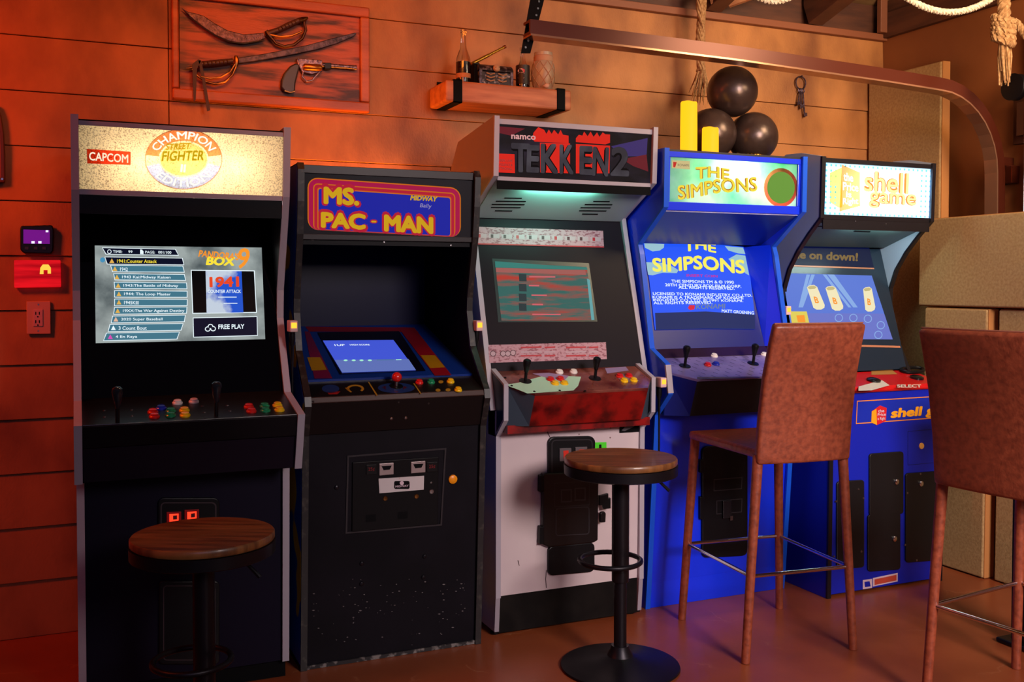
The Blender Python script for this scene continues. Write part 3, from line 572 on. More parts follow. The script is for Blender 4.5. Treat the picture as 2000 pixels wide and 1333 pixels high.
NAVY = mat('screen_navy', (16, 22, 52), emit=.5); SW = mat('screen_white', (226, 240, 246), emit=1.1); BAR = mat('screen_bar_blue', (74, 130, 152), emit=.8)
SY_ = mat('screen_yellow', (250, 225, 60), emit=1.0); SO = mat('screen_orange', (250, 150, 40), emit=1.0); SBK = mat('screen_black', (6, 6, 10), emit=.2); SGOLD = mat('screen_gold', (236, 184, 84), emit=.9)
def bar(z, pts, m):
    q = z(*pts); e = [(q[0][0]-1.3, q[0][1]-1.1), (q[1][0]+1.3, q[1][1]-1.1), (q[2][0]+1.3, q[2][1]+1.1), (q[3][0]-1.3, q[3][1]+1.1)]
    pp(g1, e, SW, scr, 'bar_outline', .0010); pp(g1, q, m, scr, 'menu_bar', .0014)
def line(z, s, xs, ys, m, h=22, drop=0): text(g1, s, *z(xs[0], ys, xs[1], ys+drop, xs[0], ys+h), m, scr, 'menu_text', .0020, bold=.012)
bar(q1, (668, 950, 1140, 960, 1160, 996, 692, 988), NAVY)
line(q1, 'TIME:', (735, 795), 965, SW, 18, 1); line(q1, '99', (835, 862), 966, SW, 18); line(q1, 'PAGE:', (945, 1008), 968, SW, 18, 1); line(q1, '001/100', (1030, 1115), 969, SW, 18, 2)
pp(g1, ell(*q1(712, 974)[0], 4.2, 4.2), SW, scr, 'clock_icon', .0018); pp(g1, ell(*q1(712, 974)[0], 3, 3), NAVY, scr, 'clock_icon', .0021); pp(g1, q1(912, 960, 924, 961, 934, 972, 934, 990, 912, 989), SW, scr, 'page_icon', .0018)
rows = [(q1, (685, 1010, 1185, 1018, 1195, 1058, 700, 1053), '1941:Counter Attack', (762, 1020), 1024), (q1, (722, 1064, 1188, 1070, 1198, 1106, 735, 1103), '1942', (782, 832), 1076),
        (q1, (742, 1119, 1198, 1124, 1206, 1159, 750, 1156), '1943 Kai:Midway Kaisen', (795, 1110), 1130), (q1, (745, 1174, 1212, 1179, 1215, 1214, 750, 1212), '1943:The Battle of Midway', (803, 1160), 1185),
        (q1, (748, 1229, 1216, 1233, 1216, 1269, 748, 1268), '1944: The Loop Master', (808, 1112), 1240), (q1, (748, 1284, 1217, 1287, 1216, 1323, 748, 1325), '1945KIII', (808, 902), 1294),
        (q2, (747, 140, 1215, 136, 1212, 173, 742, 180), '19XX:The War Against Destiny', (800, 1200), 150), (q2, (735, 195, 1204, 189, 1198, 228, 726, 236), '2020 Super Baseball', (788, 1058), 205),
        (q2, (718, 250, 1190, 244, 1176, 284, 706, 293), '3 Count Bout', (772, 955), 261), (q2, (695, 306, 1166, 299, 1150, 341, 676, 352), '4 En Raya', (752, 893), 319)]
for i, (z, pts, s, xs, ys) in enumerate(rows):
    bar(z, pts, NAVY if i == 0 else BAR); line(z, s, xs, ys, SY_ if i == 0 else SW, 23, -1 if z is q2 else 2)
    ix = xs[0]-34; pp(g1, z(ix-16, ys+24, ix, ys-6, ix+16, ys+24), (SGOLD, SGOLD, SGOLD, SGOLD, SGOLD, SGOLD, SGOLD, mat('screen_peach', (240, 190, 160), emit=.9), SW, mat('screen_pink', (225, 80, 190), emit=.9))[i], scr, 'menu_icon', .0019)
pp(g1, ell(*q1(668, 1028)[0], 5, 5), mat('screen_cyan', (80, 160, 205), emit=.8), scr, 'pointer_icon', .0018)
text(g1, "PANDORA'S", *q1(1300, 962, 1562, 985, 1290, 1008), SO, scr, 'menu_logo', .002, bold=.03); text(g1, 'BOX', *q1(1350, 1004, 1535, 1010, 1338, 1062), SY_, scr, 'menu_logo', .002, bold=.05)
text(g1, '9', *q1(1555, 950, 1632, 952, 1535, 1085), SO, scr, 'menu_logo', .0024, bold=.02)
bx_ = [q1(1242, 1092)[0], q1(1658, 1096)[0], q2(1672, 172)[0], q2(1252, 178)[0]]
pp(g1, bx_, SW, scr, 'preview_frame', .001); pp(g1, [(a+(1.6 if i in (0, 3) else -1.6), b_+(1.6 if i < 2 else -1.6)) for i, (a, b_) in enumerate(bx_)], SBK, scr, 'preview_box', .0014)
pv = [q1(1338, 1098)[0], q1(1572, 1101)[0], q2(1584, 170)[0], q2(1345, 173)[0]]
pp(g1, pv, mat('preview_sky', (36, 92, 222), emit=.8, rgb2=(215, 228, 245), scale=9, lo=.48, hi=.58), scr, 'preview_image', .0018)
text(g1, '1941', *q1(1362, 1138, 1555, 1134, 1364, 1208), mat('screen_redorange', (236, 74, 34), emit=.95), scr, 'preview_title', .0022, bold=.04)
text(g1, 'COUNTER ATTACK', *q1(1352, 1222, 1568, 1222, 1352, 1244), SW, scr, 'preview_title', .0024, bold=.02)
for y, xx in ((1268, (1420, 1540)), (1308, (1455, 1545))): pp(g1, q1(xx[0], y, xx[1], y, xx[1], y+5, xx[0], y+5), SW, scr, 'preview_caption', .0022)
fp = q2(1255, 203, 1675, 195, 1678, 322, 1258, 333)
pp(g1, fp, SW, scr, 'credit_frame', .001); pp(g1, [(a+(1.3 if i in (0, 3) else -1.3), b_+(1.3 if i < 2 else -1.3)) for i, (a, b_) in enumerate(fp)], NAVY, scr, 'credit_box', .0014)
text(g1, 'FREE PLAY', *q2(1421, 249, 1590, 246, 1421, 279), SW, scr, 'credit_text', .002, bold=.02)
for c in q2(1352, 278, 1387, 276, 1370, 262): pp(g1, ell(*c, 5.5, 5), SW, scr, 'coin_icon', .0018); pp(g1, ell(*c, 3.8, 3.4), NAVY, scr, 'coin_icon', .0022)
cp1, cpo = slab(c1, 'control_panel', 3.315, .968, 3.072, .918, xa, xb, mat('control_black', (12, 11, 14), .3), .012, .002)
slab(c1, 'control_apron', 3.068, .914, 3.09, .848, xa, xb, BLACK, .012, .002)
slab(c1, 'control_box_front', 3.096, .846, 3.126, .744, xa, xb, mat('dark_plum_vinyl', (22, 15, 28), .5, spec=.15), .012)
obj('control_box_bottom', B().box(xa, xb, 3.13, 3.32, .742, .754), BLACKM, c1)
BAT1 = mat('smoke_bat_top', (22, 30, 38), .2)
for p in q2(765, 885, 1408, 842): stick(c1, cp1, p, .105, BAT1, washer=False)
for m, pts in ((WHT, (1155, 762, 1262, 754)), (BLU, (1048, 797)), (RED, (995, 822, 1005, 851, 1620, 788, 1637, 816)), (GRN, (1112, 815, 1110, 843, 1722, 783, 1728, 811)), (YEL, (1200, 811, 1205, 843, 1806, 778, 1820, 808))):
    for p in q2(*pts): btn(c1, cp1, p, m)
for p in q2(680, 808, 682, 850, 858, 804, 862, 844, 1318, 780, 1330, 820, 1480, 775, 1498, 811): screw(c1, cp1, p, .005, mat('dark_bolt', (70, 62, 62), .4, .7))
f1, fo = slab(c1, 'front_panel', 3.302, .742, 3.328, .062, xa, xb, mat('blueblack_front', (18, 14, 32), .5, spec=.12), .016)
obj('kick_plate', B().box(xa-.01, xb+.01, 3.345, 3.36, .001, .064), BLACKM, c1)
q3 = Zm(0, 933, 3.3333)
cd = pp(f1, rrect(308, 972, 428, 1098, 12), BLACKP, c1, 'coin_door_upper', .010, .012, bevel=.003)
rim(f1, rrect(313, 980, 422, 1090, 9), .004, mat('worn_edge', (60, 48, 52), .35), cd, 'door_ridge', .0105)
for (px_, py_) in q3(1130, 254, 1246, 240):
    cb = pp(f1, [(px_-14, py_-10), (px_+14, py_-11), (px_+14, py_+9), (px_-14, py_+10)], mat('coin_red_bezel', (120, 10, 14), .3, emit=.5), cd, 'coin_reject', .016, .008, bevel=.001)
    pp(f1, [(px_-9, py_-7), (px_+9, py_-8), (px_+9, py_+7), (px_-9, py_+8)], mat('coin_lit', (255, 46, 24), emit=2.6), cd, 'coin_light', .0168)
    pp(f1, [(px_-2, py_-4), (px_+6, py_-5), (px_+6, py_+3), (px_-2, py_+4)], mat('coin_print', (80, 6, 10), .5), cd, 'coin_print', .0174)
cd2 = pp(f1, rrect(310, 1134, 428, 1296, 9), BLACKP, c1, 'coin_door_lower', .012, .012, bevel=.003)
rim(f1, rrect(318, 1142, 420, 1288, 7), .003, MATS['worn_edge'], cd2, 'door_ridge', .0125)
for p in q3(1110, 605, 1230, 598): pp(f1, rrect(p[0]-11, p[1]-7, p[0]+11, p[1]+7, 2), BLACKM, cd, 'coin_return', .0115)
switchbox(c1, (566, 638), x1)
# ================================================================== machine 2: pink and orange marquee, sunken monitor
x0, x1 = .684, 1.342
c2 = thing('arcade_cabinet', 'worn black arcade machine with pink and yellow lettered marquee', 'arcade machine', (1.013, 3.65, 0), ARC)
SART = mat('blue_yellow_side_art', (30, 90, 200), .45, rgb2=(240, 190, 40), scale=4.5, lo=.56, hi=.58, detail=1)
EDGE2 = mat('worn_black_molding', (26, 24, 26), .4, rgb2=(70, 64, 58), scale=40, lo=.55, hi=.75)
fr = [(3.372, 1.728), (3.358, 1.705), (3.366, 1.60), (3.382, 1.49), (3.44, 1.27), (3.445, 1.22), (3.41, 1.09), (3.275, .945), (3.268, .915), (3.31, .812), (3.362, .001)]
sides(c2, fr, [(3.985, .001), (3.985, 1.60), (3.90, 1.728)], x0, x1, BLACKM, EDGE2)
for x_, s_ in ((x0-.0012, -1), (x1+.0002, 1)): obj('side_art', B().prism([(x_, y, z) for y, z in [(a+.012, b_-.004) for a, b_ in fr[:-1]]+[(3.37, .02), (3.97, .02), (3.97, 1.59), (3.89, 1.715)]], (.001, 0, 0)), SART, c2)
xa, xb = x0+.021, x1-.021
obj('top_board', B().box(xa, xb, 3.40, 3.92, 1.70, 1.715), BLACKM, c2); obj('back_board', B().box(xa, xb, 3.96, 3.98, .03, 1.70), BLACKM, c2)
q4 = Zm(550, 300, 4.4444); q5 = Zm(550, 600, 4.4444); q6 = Zm(550, 860, 2.818)
m2 = Pl(3.378, 1.712, 3.396, 1.486)
mq = obj('marquee', B().prism([m2.P(xa, .005), m2.P(xb, .005), m2.P(xb, m2.L), m2.P(xa, m2.L)], m2.n*-.004), mat('marquee_black', (12, 10, 24), .45, spec=.2), c2)
for ta, tb in ((-.012, .016), (m2.L-.005, m2.L+.014)):
    obj('marquee_retainer', B().prism([m2.P(xa, ta, .006), m2.P(xb, ta, .006), m2.P(xb, tb, .006), m2.P(xa, tb, .006)], m2.n*-.008), mat('black_retainer', (34, 30, 34), .35), c2, bevel=.0015)
def mp(name, rgb, k=.62): return mat('m2_'+name, rgb, .5, emit=k, spec=.06)  # marquee is not backlit; a glow is put into its print colours
OR, MG, BL2, YE2, RD2 = mp('orange', (240, 120, 20)), mp('magenta', (200, 16, 84)), mp('blue', (26, 40, 190)), mp('yellow', (246, 190, 24)), mp('red', (214, 30, 62))
def warpr(x0_, y0_, x1_, y1_, r):   # rounded rect in zoom pixels sheared like the marquee
    return q4(*[c for (x, y) in rrect(x0_, y0_, x1_, y1_, r) for c in (x, y+(x-220)*(.070 if y < 420 else .052))])
for i, (ins, m) in enumerate(((0, OR), (10, MG), (48, OR), (58, RD2), (84, OR), (94, BL2))):
    pp(m2, warpr(225+ins, 205+ins, 1555-ins, 660-ins*.1, max(20, 90-ins)), m, mq, 'border_band', .0008+.0004*i)
text(m2, 'MS.', *q4(345, 250, 690, 268, 345, 455), RD2, mq, 'lettering', .0036, bold=.075); text(m2, 'MS.', *q4(362, 285, 672, 300, 362, 440), YE2, mq, 'lettering', .0040, bold=.05)
for s, a, b_ in (('PAC', (318, 478, 748, 500, 318, 668), (338, 505, 728, 524, 338, 645)), ('-', (765, 572, 830, 574, 765, 606), (776, 582, 820, 584, 776, 598)), ('MAN', (868, 500, 1332, 528, 868, 694), (886, 528, 1314, 552, 886, 676))):
    text(m2, s, *q4(*a), RD2, mq, 'lettering', .0036, bold=.11); text(m2, s, *q4(*b_), YE2, mq, 'lettering', .0040, bold=.055)
text(m2, 'MIDWAY', *q4(1122, 362, 1352, 374, 1112, 406), YE2, mq, 'lettering', .0036, bold=.05)
text(m2, 'Bally', *q4(1205, 432, 1302, 442, 1196, 476), mp('pale', (190, 180, 220)), mq, 'lettering', .0036, bold=.0)
obj('header_board', B().prism([(xa, 3.402, 1.486), (xa, 3.95, 1.52), (xa, 3.95, 1.505), (xa, 3.412, 1.455), (xa, 3.404, 1.455)], (xb-xa, 0, 0)), BLACK, c2)
for p in q4(268, 748, 890, 773, 1470, 800): screw(c2, Pl(3.402, 1.486, 3.404, 1.455), p)
obj('inner_back', B().box(xa, xb, 3.93, 3.945, 1.12, 1.52), mat('inner_navy', (8, 10, 44), .3, spec=.12), c2)
g2, go = slab(c2, 'monitor_bezel', 3.93, 1.152, 3.385, .992, xa, xb, mat('bezel_blue', (14, 48, 130), .25), .01)
for i, (pts, m) in enumerate(((q5(205, 172, 1140, 180, 1190, 220, 240, 215), mat('bezel_red', (120, 14, 30), .3)), (q5(200, 215, 240, 215, 440, 622, 285, 625), mat('bezel_maroon', (104, 18, 60), .3)), (q5(222, 440, 336, 440, 392, 550, 262, 556), mat('bezel_gold', (150, 118, 16), .3)),
        (q5(1010, 180, 1150, 182, 1475, 596, 1330, 600), MATS['bezel_red']), (q5(1205, 424, 1330, 424, 1420, 530, 1290, 536), MATS['bezel_gold']), (q5(310, 225, 1020, 215, 1250, 560, 505, 590), mat('bezel_window', (10, 8, 24), .2)))):
    pp(g2, pts, m, go, 'bezel_print', .0008+.0004*i)
g2s = Pl(3.93, 1.145, 3.385, .985)
scr = pp(g2, q5(357, 300, 970, 295, 1165, 558, 525, 580), mat('screen_periwinkle', (70, 92, 226), emit=.85), c2, 'screen', .0042)
pp(g2, q5(460, 470, 1100, 462, 1165, 558, 525, 580), mat('screen_greyblue', (104, 124, 200), emit=.8), scr, 'screen_band', .0046)
text(g2, '1UP', *q5(455, 334, 545, 333, 462, 350), SW, scr, 'screen_text', .005, bold=.02); text(g2, 'HIGH SCORE', *q5(588, 333, 760, 332, 595, 346), SW, scr, 'screen_text', .005, bold=.02)
for x in (555, 625, 693, 765): pp(g2, ell(*q5(x, 474)[0], 4, 1.6, n=14), mat('screen_mint', (170, 245, 210), emit=1.0), scr, 'screen_marker', .005)
pp(g2, q5(825, 469, 970, 467, 972, 473, 827, 475), BAR, scr, 'screen_marker', .005); pp(g2, q5(990, 466, 1038, 465, 1040, 472, 992, 473), MATS['screen_mint'], scr, 'screen_marker', .005)
cp2, cpo = slab(c2, 'control_panel', 3.392, .986, 3.278, .945, xa, xb, mat('control_black2', (18, 15, 14), .35), .012)
slab(c2, 'control_lip', 3.278, .945, 3.270, .925, xa-.006, xb+.006, mat('brown_lip', (58, 32, 24), .35), .01, .003)
ap2, apo = slab(c2, 'control_apron', 3.274, .924, 3.312, .815, xa, xb, mat('apron_dark', (22, 14, 14), .45, spec=.15), .012)
for p in q5(953, 970, 1078, 964): screw(c2, ap2, p, .006)
for p in q5(275, 822, 472, 826, 1015, 828, 1275, 838): screw(c2, ap2, p, .004, MATS['dark_bolt'])
stick(c2, cp2, q5(995, 690)[0], .034, RED, 'ball')
btn(c2, cp2, q5(1195, 660)[0], RED, .014); btn(c2, cp2, q5(1297, 656)[0], GRN, .014)
for p in q5(1466, 652, 1532, 725): btn(c2, cp2, p, YEL, .014)
DYE = mat('dim_yellow_print', (150, 118, 30), .4); DBL = mat('dim_blue_print', (24, 46, 96), .4); DRD = mat('dim_red_print', (120, 26, 24), .4)
for pts, m in ((ell(*q5(425, 712)[0], 17, 8), DBL), (q5(395, 740, 510, 735, 485, 760, 410, 762), DRD), (ringsec(*q5(640, 712)[0], 17, 8, 12, 5, 150, 400), DYE), (q5(550, 705, 562, 702, 612, 740, 598, 745), DYE), (q5(748, 652, 760, 652, 835, 770, 822, 772), DYE), (q5(1142, 665, 1152, 663, 1215, 755, 1205, 758), DYE),
               (ell(*q5(995, 705)[0], 36, 10), DBL), (q5(870, 700, 905, 685, 905, 720), DRD), (q5(1090, 700, 1055, 685, 1055, 720), DRD), (q5(975, 735, 1015, 735, 995, 745), DRD), (ell(*q5(1383, 652)[0], 5, 3, n=12), DYE), (ell(*q5(1358, 724)[0], 5, 3, n=12), DYE), (ell(*q5(1445, 722)[0], 5, 3, n=12), DYE)):
    pp(cp2, pts, m, cpo, 'panel_print', .0008)
f2, fo = slab(c2, 'front_panel', 3.322, .813, 3.372, .012, xa, xb, mat('scuffed_black_front', (13, 11, 17), .5, spec=.12, rgb2=(20, 17, 24), scale=5, bump=.1), .018)
SCF = mat('paint_chip', (116, 108, 108), .7)
for i in range(90):
    px_ = random.uniform(612, 915); py_ = 1130+150*abs(random.gauss(0, .4)) if i < 35 else random.uniform(1150, 1262)-(px_-600)*.08; py_ = min(py_, 1295-(px_-600)*.17); r = random.uniform(.6, 2.2)
    pp(f2, [(px_-r*random.uniform(.6, 1.6), py_), (px_, py_-r*.5), (px_+r*random.uniform(.5, 1.8), py_-.3), (px_+.2*r, py_+r*.6)], SCF, fo, 'paint_chip', .0006)
cd = pp(f2, q6(388, 122, 862, 92, 858, 462, 385, 505), mat('coin_door_black', (13, 11, 14), .45, spec=.15), c2, 'coin_door', .006, .008, bevel=.002)
rim(f2, q6(360, 85, 905, 42, 880, 470, 350, 515), .006, mat('door_frame_dark', (32, 26, 32), .45), cd, 'door_frame', .004)
for xx in (534, 708):
    q = q6(xx, 128 if xx < 600 else 118, xx+78, 122 if xx < 600 else 112, xx+78, 185 if xx < 600 else 174, xx, 192 if xx < 600 else 180)
    s_ = pp(f2, q, mat('slot_steel', (176, 160, 160), .35, .6), cd, 'coin_slot', .011, .006, bevel=.001)
    c_ = ((q[0][0]+q[1][0])/2, (q[0][1]+q[2][1])/2)
    pp(f2, [(c_[0]-10, c_[1]-6), (c_[0]+10, c_[1]-7), (c_[0]+6, c_[1]+1), (c_[0]-6, c_[1]+2)], BLACKM, cd, 'slot_mouth', .0116)
pl2 = pp(f2, q6(530, 210, 780, 194, 778, 270, 535, 290), mat('coin_plate', (206, 196, 196), .4, rgb2=(186, 80, 60), scale=26, lo=.62, hi=.7), cd, 'coin_plate', .009, .004)
pp(f2, rrect(*q6(615, 222)[0], *q6(700, 266)[0], 3), BLACKM, cd, 'plate_badge', .0096); pp(f2, ell(*q6(657, 233)[0], 4, 4), SKW, cd, 'plate_badge', .0102); text(f2, 'MIDWAY', *q6(622, 247, 694, 242, 622, 258), SKW, cd, 'lettering', .0102, bold=.02)
for p, r, m in ((q6(568, 320)[0], .009, BRASS), (q6(740, 308)[0], .009, BRASS), (q6(823, 282)[0], .009, STEEL), (q6(820, 232)[0], .004, STEEL)): screw(cd, f2, p, r, m, .006)
for p in (q6(488, 428)[0], q6(663, 412)[0]): pp(f2, [(p[0]-10, p[1]-6), (p[0]+10, p[1]-8), (p[0]+10, p[1]+6), (p[0]-10, p[1]+8)], BLACKM, cd, 'coin_return', .0066)
for (xx, yy) in ((490, 160), (823, 145)):
    p = q6(xx, yy)[0]; pp(f2, [(p[0]-10, p[1]-9), (p[0]+10, p[1]-10), (p[0]+10, p[1]+9), (p[0]-10, p[1]+10)], BLACKP, cd, 'coin_button', .010, .005, bevel=.001); text(f2, '25¢', (p[0]-6, p[1]-4), (p[0]+6, p[1]-5), (p[0]-6, p[1]+4), mat('dull_red', (130, 14, 24), .4), cd, 'lettering', .0106)
obj('start_button', B().lathe(f2.P(*f2.px(q6(941, 215)[0]), 0), [(.016, 0), (.016, .006), (.012, .009), (.001, .0095)], 20, f2.n), mat('amber_plastic', (244, 150, 16), .35), c2, smooth=True)
for p in q6(302, 262, 441, 680, 440, 792, 787, 640, 780, 755): obj('carriage_bolt', B().lathe(f2.P(*f2.px(p), 0), [(.009, 0), (.007, .004), (.001, .006)], 14, f2.n), mat('black_bolt', (30, 28, 34), .25, .5), c2, smooth=True)
obj('bottom_edge', B().box(xa, xb, 3.365, 3.376, .001, .014), mat('chipped_edge', (30, 26, 28), .6, rgb2=(120, 112, 108), scale=50, lo=.5, hi=.62), c2)
switchbox(c2, (930, 637), x1)
# ================================================================== machine 3: grey sides, red lettering marquee, white front
c3 = thing('arcade_cabinet', 'grey sided arcade machine with red and black marquee and white coin door front', 'arcade machine', (1.74, 3.7, 0), ARC)
x0, x1 = 1.395, 2.085
GREY3 = mat('grey_side_laminate', (150, 140, 150), .5)
fr = [(3.352, 1.932), (3.362, 1.716), (3.60, 1.593), (3.592, 1.555), (3.56, 1.44), (3.392, .852)]
sides(c3, fr, [(3.98, .852), (3.98, 1.60), (3.83, 1.765), (3.73, 1.885)], x0, x1, GREY3, MOLD, .018)
lx0, lx1 = 1.402, 2.048
sides(c3, [(3.385, .85), (3.385, .76), (3.388, .15)], [(3.40, .02), (3.98, .02), (3.98, .85)], lx0+.012, lx1, GREY3, MOLD, .018, mold=[(3.385, .85), (3.385, .76), (3.388, .15)])
cf = [(3.43, 1.0), (3.31, .955), (3.312, .825), (3.388, .755)]
sides(c3, cf, [(3.46, .755), (3.46, 1.0)], lx0+.012, lx1+.004, mat('control_side_black', (26, 24, 28), .4), MOLD, .016)
xa, xb = x0+.019, x1-.019
obj('top_board', B().prism([(xa, 3.37, 1.90), (xa, 3.72, 1.868), (xa, 3.82, 1.755), (xa, 3.81, 1.745), (xa, 3.71, 1.853), (xa, 3.37, 1.885)], (xb-xa, 0, 0)), GREY3, c3); obj('back_board', B().box(xa, xb, 3.95, 3.97, .03, 1.62), BLACKM, c3)
q7 = Zm(860, 210, 4.3478); q8 = Zm(880, 480, 3.3333); q9 = Zm(900, 820, 2.598)
m3 = Pl(3.366, 1.912, 3.376, 1.705)
mq = obj('marquee', B().prism([m3.P(xa, .004), m3.P(xb, .004), m3.P(xb, m3.L-.004), m3.P(xa, m3.L-.004)], m3.n*-.004), mat('charcoal_marquee', (20, 14, 24), .3, rgb2=(66, 54, 78), scale=5, stretch=(1, 1, 2), lo=.45, hi=.75, spec=.06, emit=.35), c3)  # unlit marquee: dim emission in sheet and print stands in for light
for ta, tb in ((-.012, .008), (m3.L-.010, m3.L+.010)):
    obj('marquee_retainer', B().prism([m3.P(xa, ta, .006), m3.P(xb, ta, .006), m3.P(xb, tb, .006), m3.P(xa, tb, .006)], m3.n*-.008), MOLD, c3, bevel=.0015)
R3 = mat('m3_red', (240, 34, 16), .4, emit=.75, spec=.06)
pp(m3, q7(490, 160, 720, 180, 600, 240, 490, 215), mat('m3_dusk_red', (150, 30, 50), .4, spec=.06, emit=.4), mq, 'streak', .0006); pp(m3, q7(1450, 330, 1760, 260, 1750, 415, 1540, 415), mat('m3_violet', (84, 62, 150), .4, spec=.06, emit=.4), mq, 'streak', .0006); pp(m3, q7(1540, 440, 1750, 400, 1765, 545, 1640, 500), MATS['m3_dusk_red'], mq, 'streak', .0008)
for pts in (q7(780, 270, 790, 215, 830, 168, 880, 190, 900, 225, 920, 188, 945, 225, 965, 190, 1000, 230, 1020, 190, 1040, 232, 1088, 240, 1088, 305, 800, 290), q7(1150, 262, 1175, 232, 1205, 240, 1220, 205, 1250, 245, 1275, 205, 1300, 250, 1330, 212, 1350, 250, 1378, 212, 1400, 228, 1440, 230, 1440, 300, 1400, 315, 1150, 295),
            q7(845, 300, 1100, 305, 1100, 560, 848, 552), q7(1150, 310, 1440, 325, 1435, 560, 1150, 560)): pp(m3, pts, R3, mq, 'brush_mark', .001)
for i, (s, a) in enumerate((('T', (598, 300, 760, 308, 600, 548)), ('E', (735, 318, 845, 322, 728, 552)), ('K', (850, 305, 1000, 312, 850, 558)), ('K', (1010, 315, 1130, 318, 1010, 566)), ('E', (1180, 325, 1295, 330, 1178, 570)), ('N', (1295, 332, 1432, 340, 1285, 580)), ('2', (1450, 330, 1610, 338, 1440, 580)))):
    text(m3, s, *q7(*a), mat('m3_shadow', (8, 5, 10), .5, spec=.05), mq, 'lettering', .0014, bold=.07); text(m3, s, *q7(*a), mat('m3_letter_grey', (74, 68, 80), .4, 0, spec=.06, rgb2=(118, 112, 124), scale=9, emit=.35), mq, 'lettering', .0018, bold=.03)
text(m3, 'namco', *q7(600, 230, 808, 240, 600, 268), SKW, mq, 'lettering', .0022, bold=.03)
bx3 = pp(m3, q7(490, 392, 628, 398, 632, 558, 488, 552), R3, mq, 'text_box', .0022)
for s, y in (('100% LIVE', 440), ('VIOLENCE &', 475), ('STRONG.', 508)): text(m3, s, *q7(496, y, 610, y+5, 496, y+20), mat('m3_dark_print', (60, 8, 8), .4), mq, 'lettering', .0028)
hb3, hbo = slab(c3, 'speaker_panel', 3.382, 1.70, 3.605, 1.578, xa, xb, mat('pale_speaker_board', (150, 164, 166), .5), .012)
for (cx_, k0) in ((600, 0), (1340, 1)):
    for i, (a, b_) in enumerate(((545, 695), (472, 728), (438, 718), (432, 684), (465, 612)) if k0 == 0 else ((1300, 1440), (1228, 1462), (1192, 1448), (1180, 1412), (1205, 1340))):
        y = (770, 797, 824, 850, 878)[i] + (28 if k0 else 0); pp(hb3, q7(a, y-6, b_, y-4, b_-4, y+6, a-4, y+4), BLACKM, hbo, 'speaker_slot', .0008)
area('header_glow_teal', (1.70, 3.392, 1.672), (1.70, 3.55, 1.625), (.30, .012), (.30, 1, .72), 1.0)
obj('lamp_shield', B().box(xa, xb, 3.370, 3.376, 1.668, 1.700), BLACKM, c3)
g3, go = slab(c3, 'monitor_bezel', 3.612, 1.578, 3.425, .985, xa, xb, mat('charcoal_bezel', (30, 26, 33), .4, spec=.08), .01)
PAPER3 = mat('move_card_print', (176, 132, 144), .5, rgb2=(130, 68, 84), scale=70, lo=.5, hi=.62, stretch=(1, 1, 2))
st = pp(g3, q7(300, 1015, 1380, 1050, 1388, 1190, 312, 1160), PAPER3, c3, 'move_card', .002, .001)
pp(g3, q7(312, 1155, 1388, 1183, 1388, 1193, 312, 1166), mat('card_red', (170, 24, 44), .5), st, 'card_edge', .0028)
for i in range(10): pp(g3, q7(300+i*108, 1072+i*3.2, 390+i*108, 1075+i*3.2, 390+i*108, 1112+i*3.2, 302+i*108, 1110+i*3.2), mat('card_pale', (176, 148, 158), .5), st, 'card_cell', .0026); pp(g3, q7(318+i*108, 1078+i*3.2, 340+i*108, 1079+i*3.2, 340+i*108, 1108+i*3.2, 318+i*108, 1107+i*3.2), mat('card_dark', (70, 24, 40), .5) if i % 3 else MATS['card_red'], st, 'card_figure', .003)
CRTMASK = mat('crt_mask', (20, 46, 50), .3)  # one flat dark teal for the tube surround
pp(g3, q8(270, 85, 900, 115, 955, 495, 310, 500), CRTMASK, c3, 'tube_surround', .001)
scr = pp(g3, q8(288, 103, 640, 128, 885, 140, 935, 485, 640, 490, 330, 490), mat('scrambled_screen', (58, 118, 112), emit=.62, rgb2=(214, 66, 52), scale=4, stretch=(1.2, 1, 9), lo=.46, hi=.66, detail=5), c3, 'screen', .0018)
pp(g3, q8(292, 145, 875, 162, 880, 192, 296, 175), mat('screen_salmon', (196, 110, 104), emit=.6), scr, 'title_band', .0022); pp(g3, q8(288, 103, 640, 130, 885, 142, 890, 160, 290, 143), mat('screen_teal', (60, 150, 140), emit=.6), scr, 'title_band', .0024)
pp(g3, q8(886, 215, 905, 225, 935, 485, 915, 486), mat('screen_paleteal', (120, 200, 205), emit=.6), scr, 'edge_band', .0024)
for y, a, b_ in ((205, 510, 680), (262, 508, 575), (325, 525, 625), (385, 530, 600), (450, 530, 715)): pp(g3, q8(a, y-5, b_, y-4, b_, y+5, a, y+4), mat('screen_pinktext', (240, 110, 120), emit=.7), scr, 'menu_text', .0026)
for y in (210, 275, 338, 402): pp(g3, q8(442, y-25, 492, y-23, 494, y+25, 446, y+24), mat('screen_darkteal', (50, 70, 76), emit=.5), scr, 'portrait_box', .0024)
sc3 = pp(g3, q8(243, 648, 1010, 630, 1016, 740, 252, 765), PAPER3, c3, 'instruction_card', .002, .001)
for a, b_ in ((455, 590), (610, 680), (750, 880), (900, 960)):
    for y in (660, 690, 715): pp(g3, q8(a, y, b_, y-3, b_, y+7, a, y+10), MATS['card_red'] if y != 690 else MATS['card_pale'], sc3, 'card_line', .0026)
for p in q8(275, 705, 340, 705, 372, 705, 405, 700): pp(g3, ell(*p, 6, 6, n=14), MATS['card_dark'], sc3, 'card_dial', .0026); pp(g3, ell(*p, 4.6, 4.6, n=14), MATS['card_pale'], sc3, 'card_dial', .003)
CAMO = mat('red_camo', (140, 16, 14), .3, rgb2=(70, 8, 10), scale=14, lo=.42, hi=.62, coat=.4)
cp3 = Pl(3.44, .997, 3.24, .926); xl3, xr3 = lx0+.03, lx1-.014
PLAN = [(xl3, 0), (xr3, 0), (xr3, .135), (xr3-.055, cp3.L), (xl3+.075, cp3.L), (xl3, .135)]
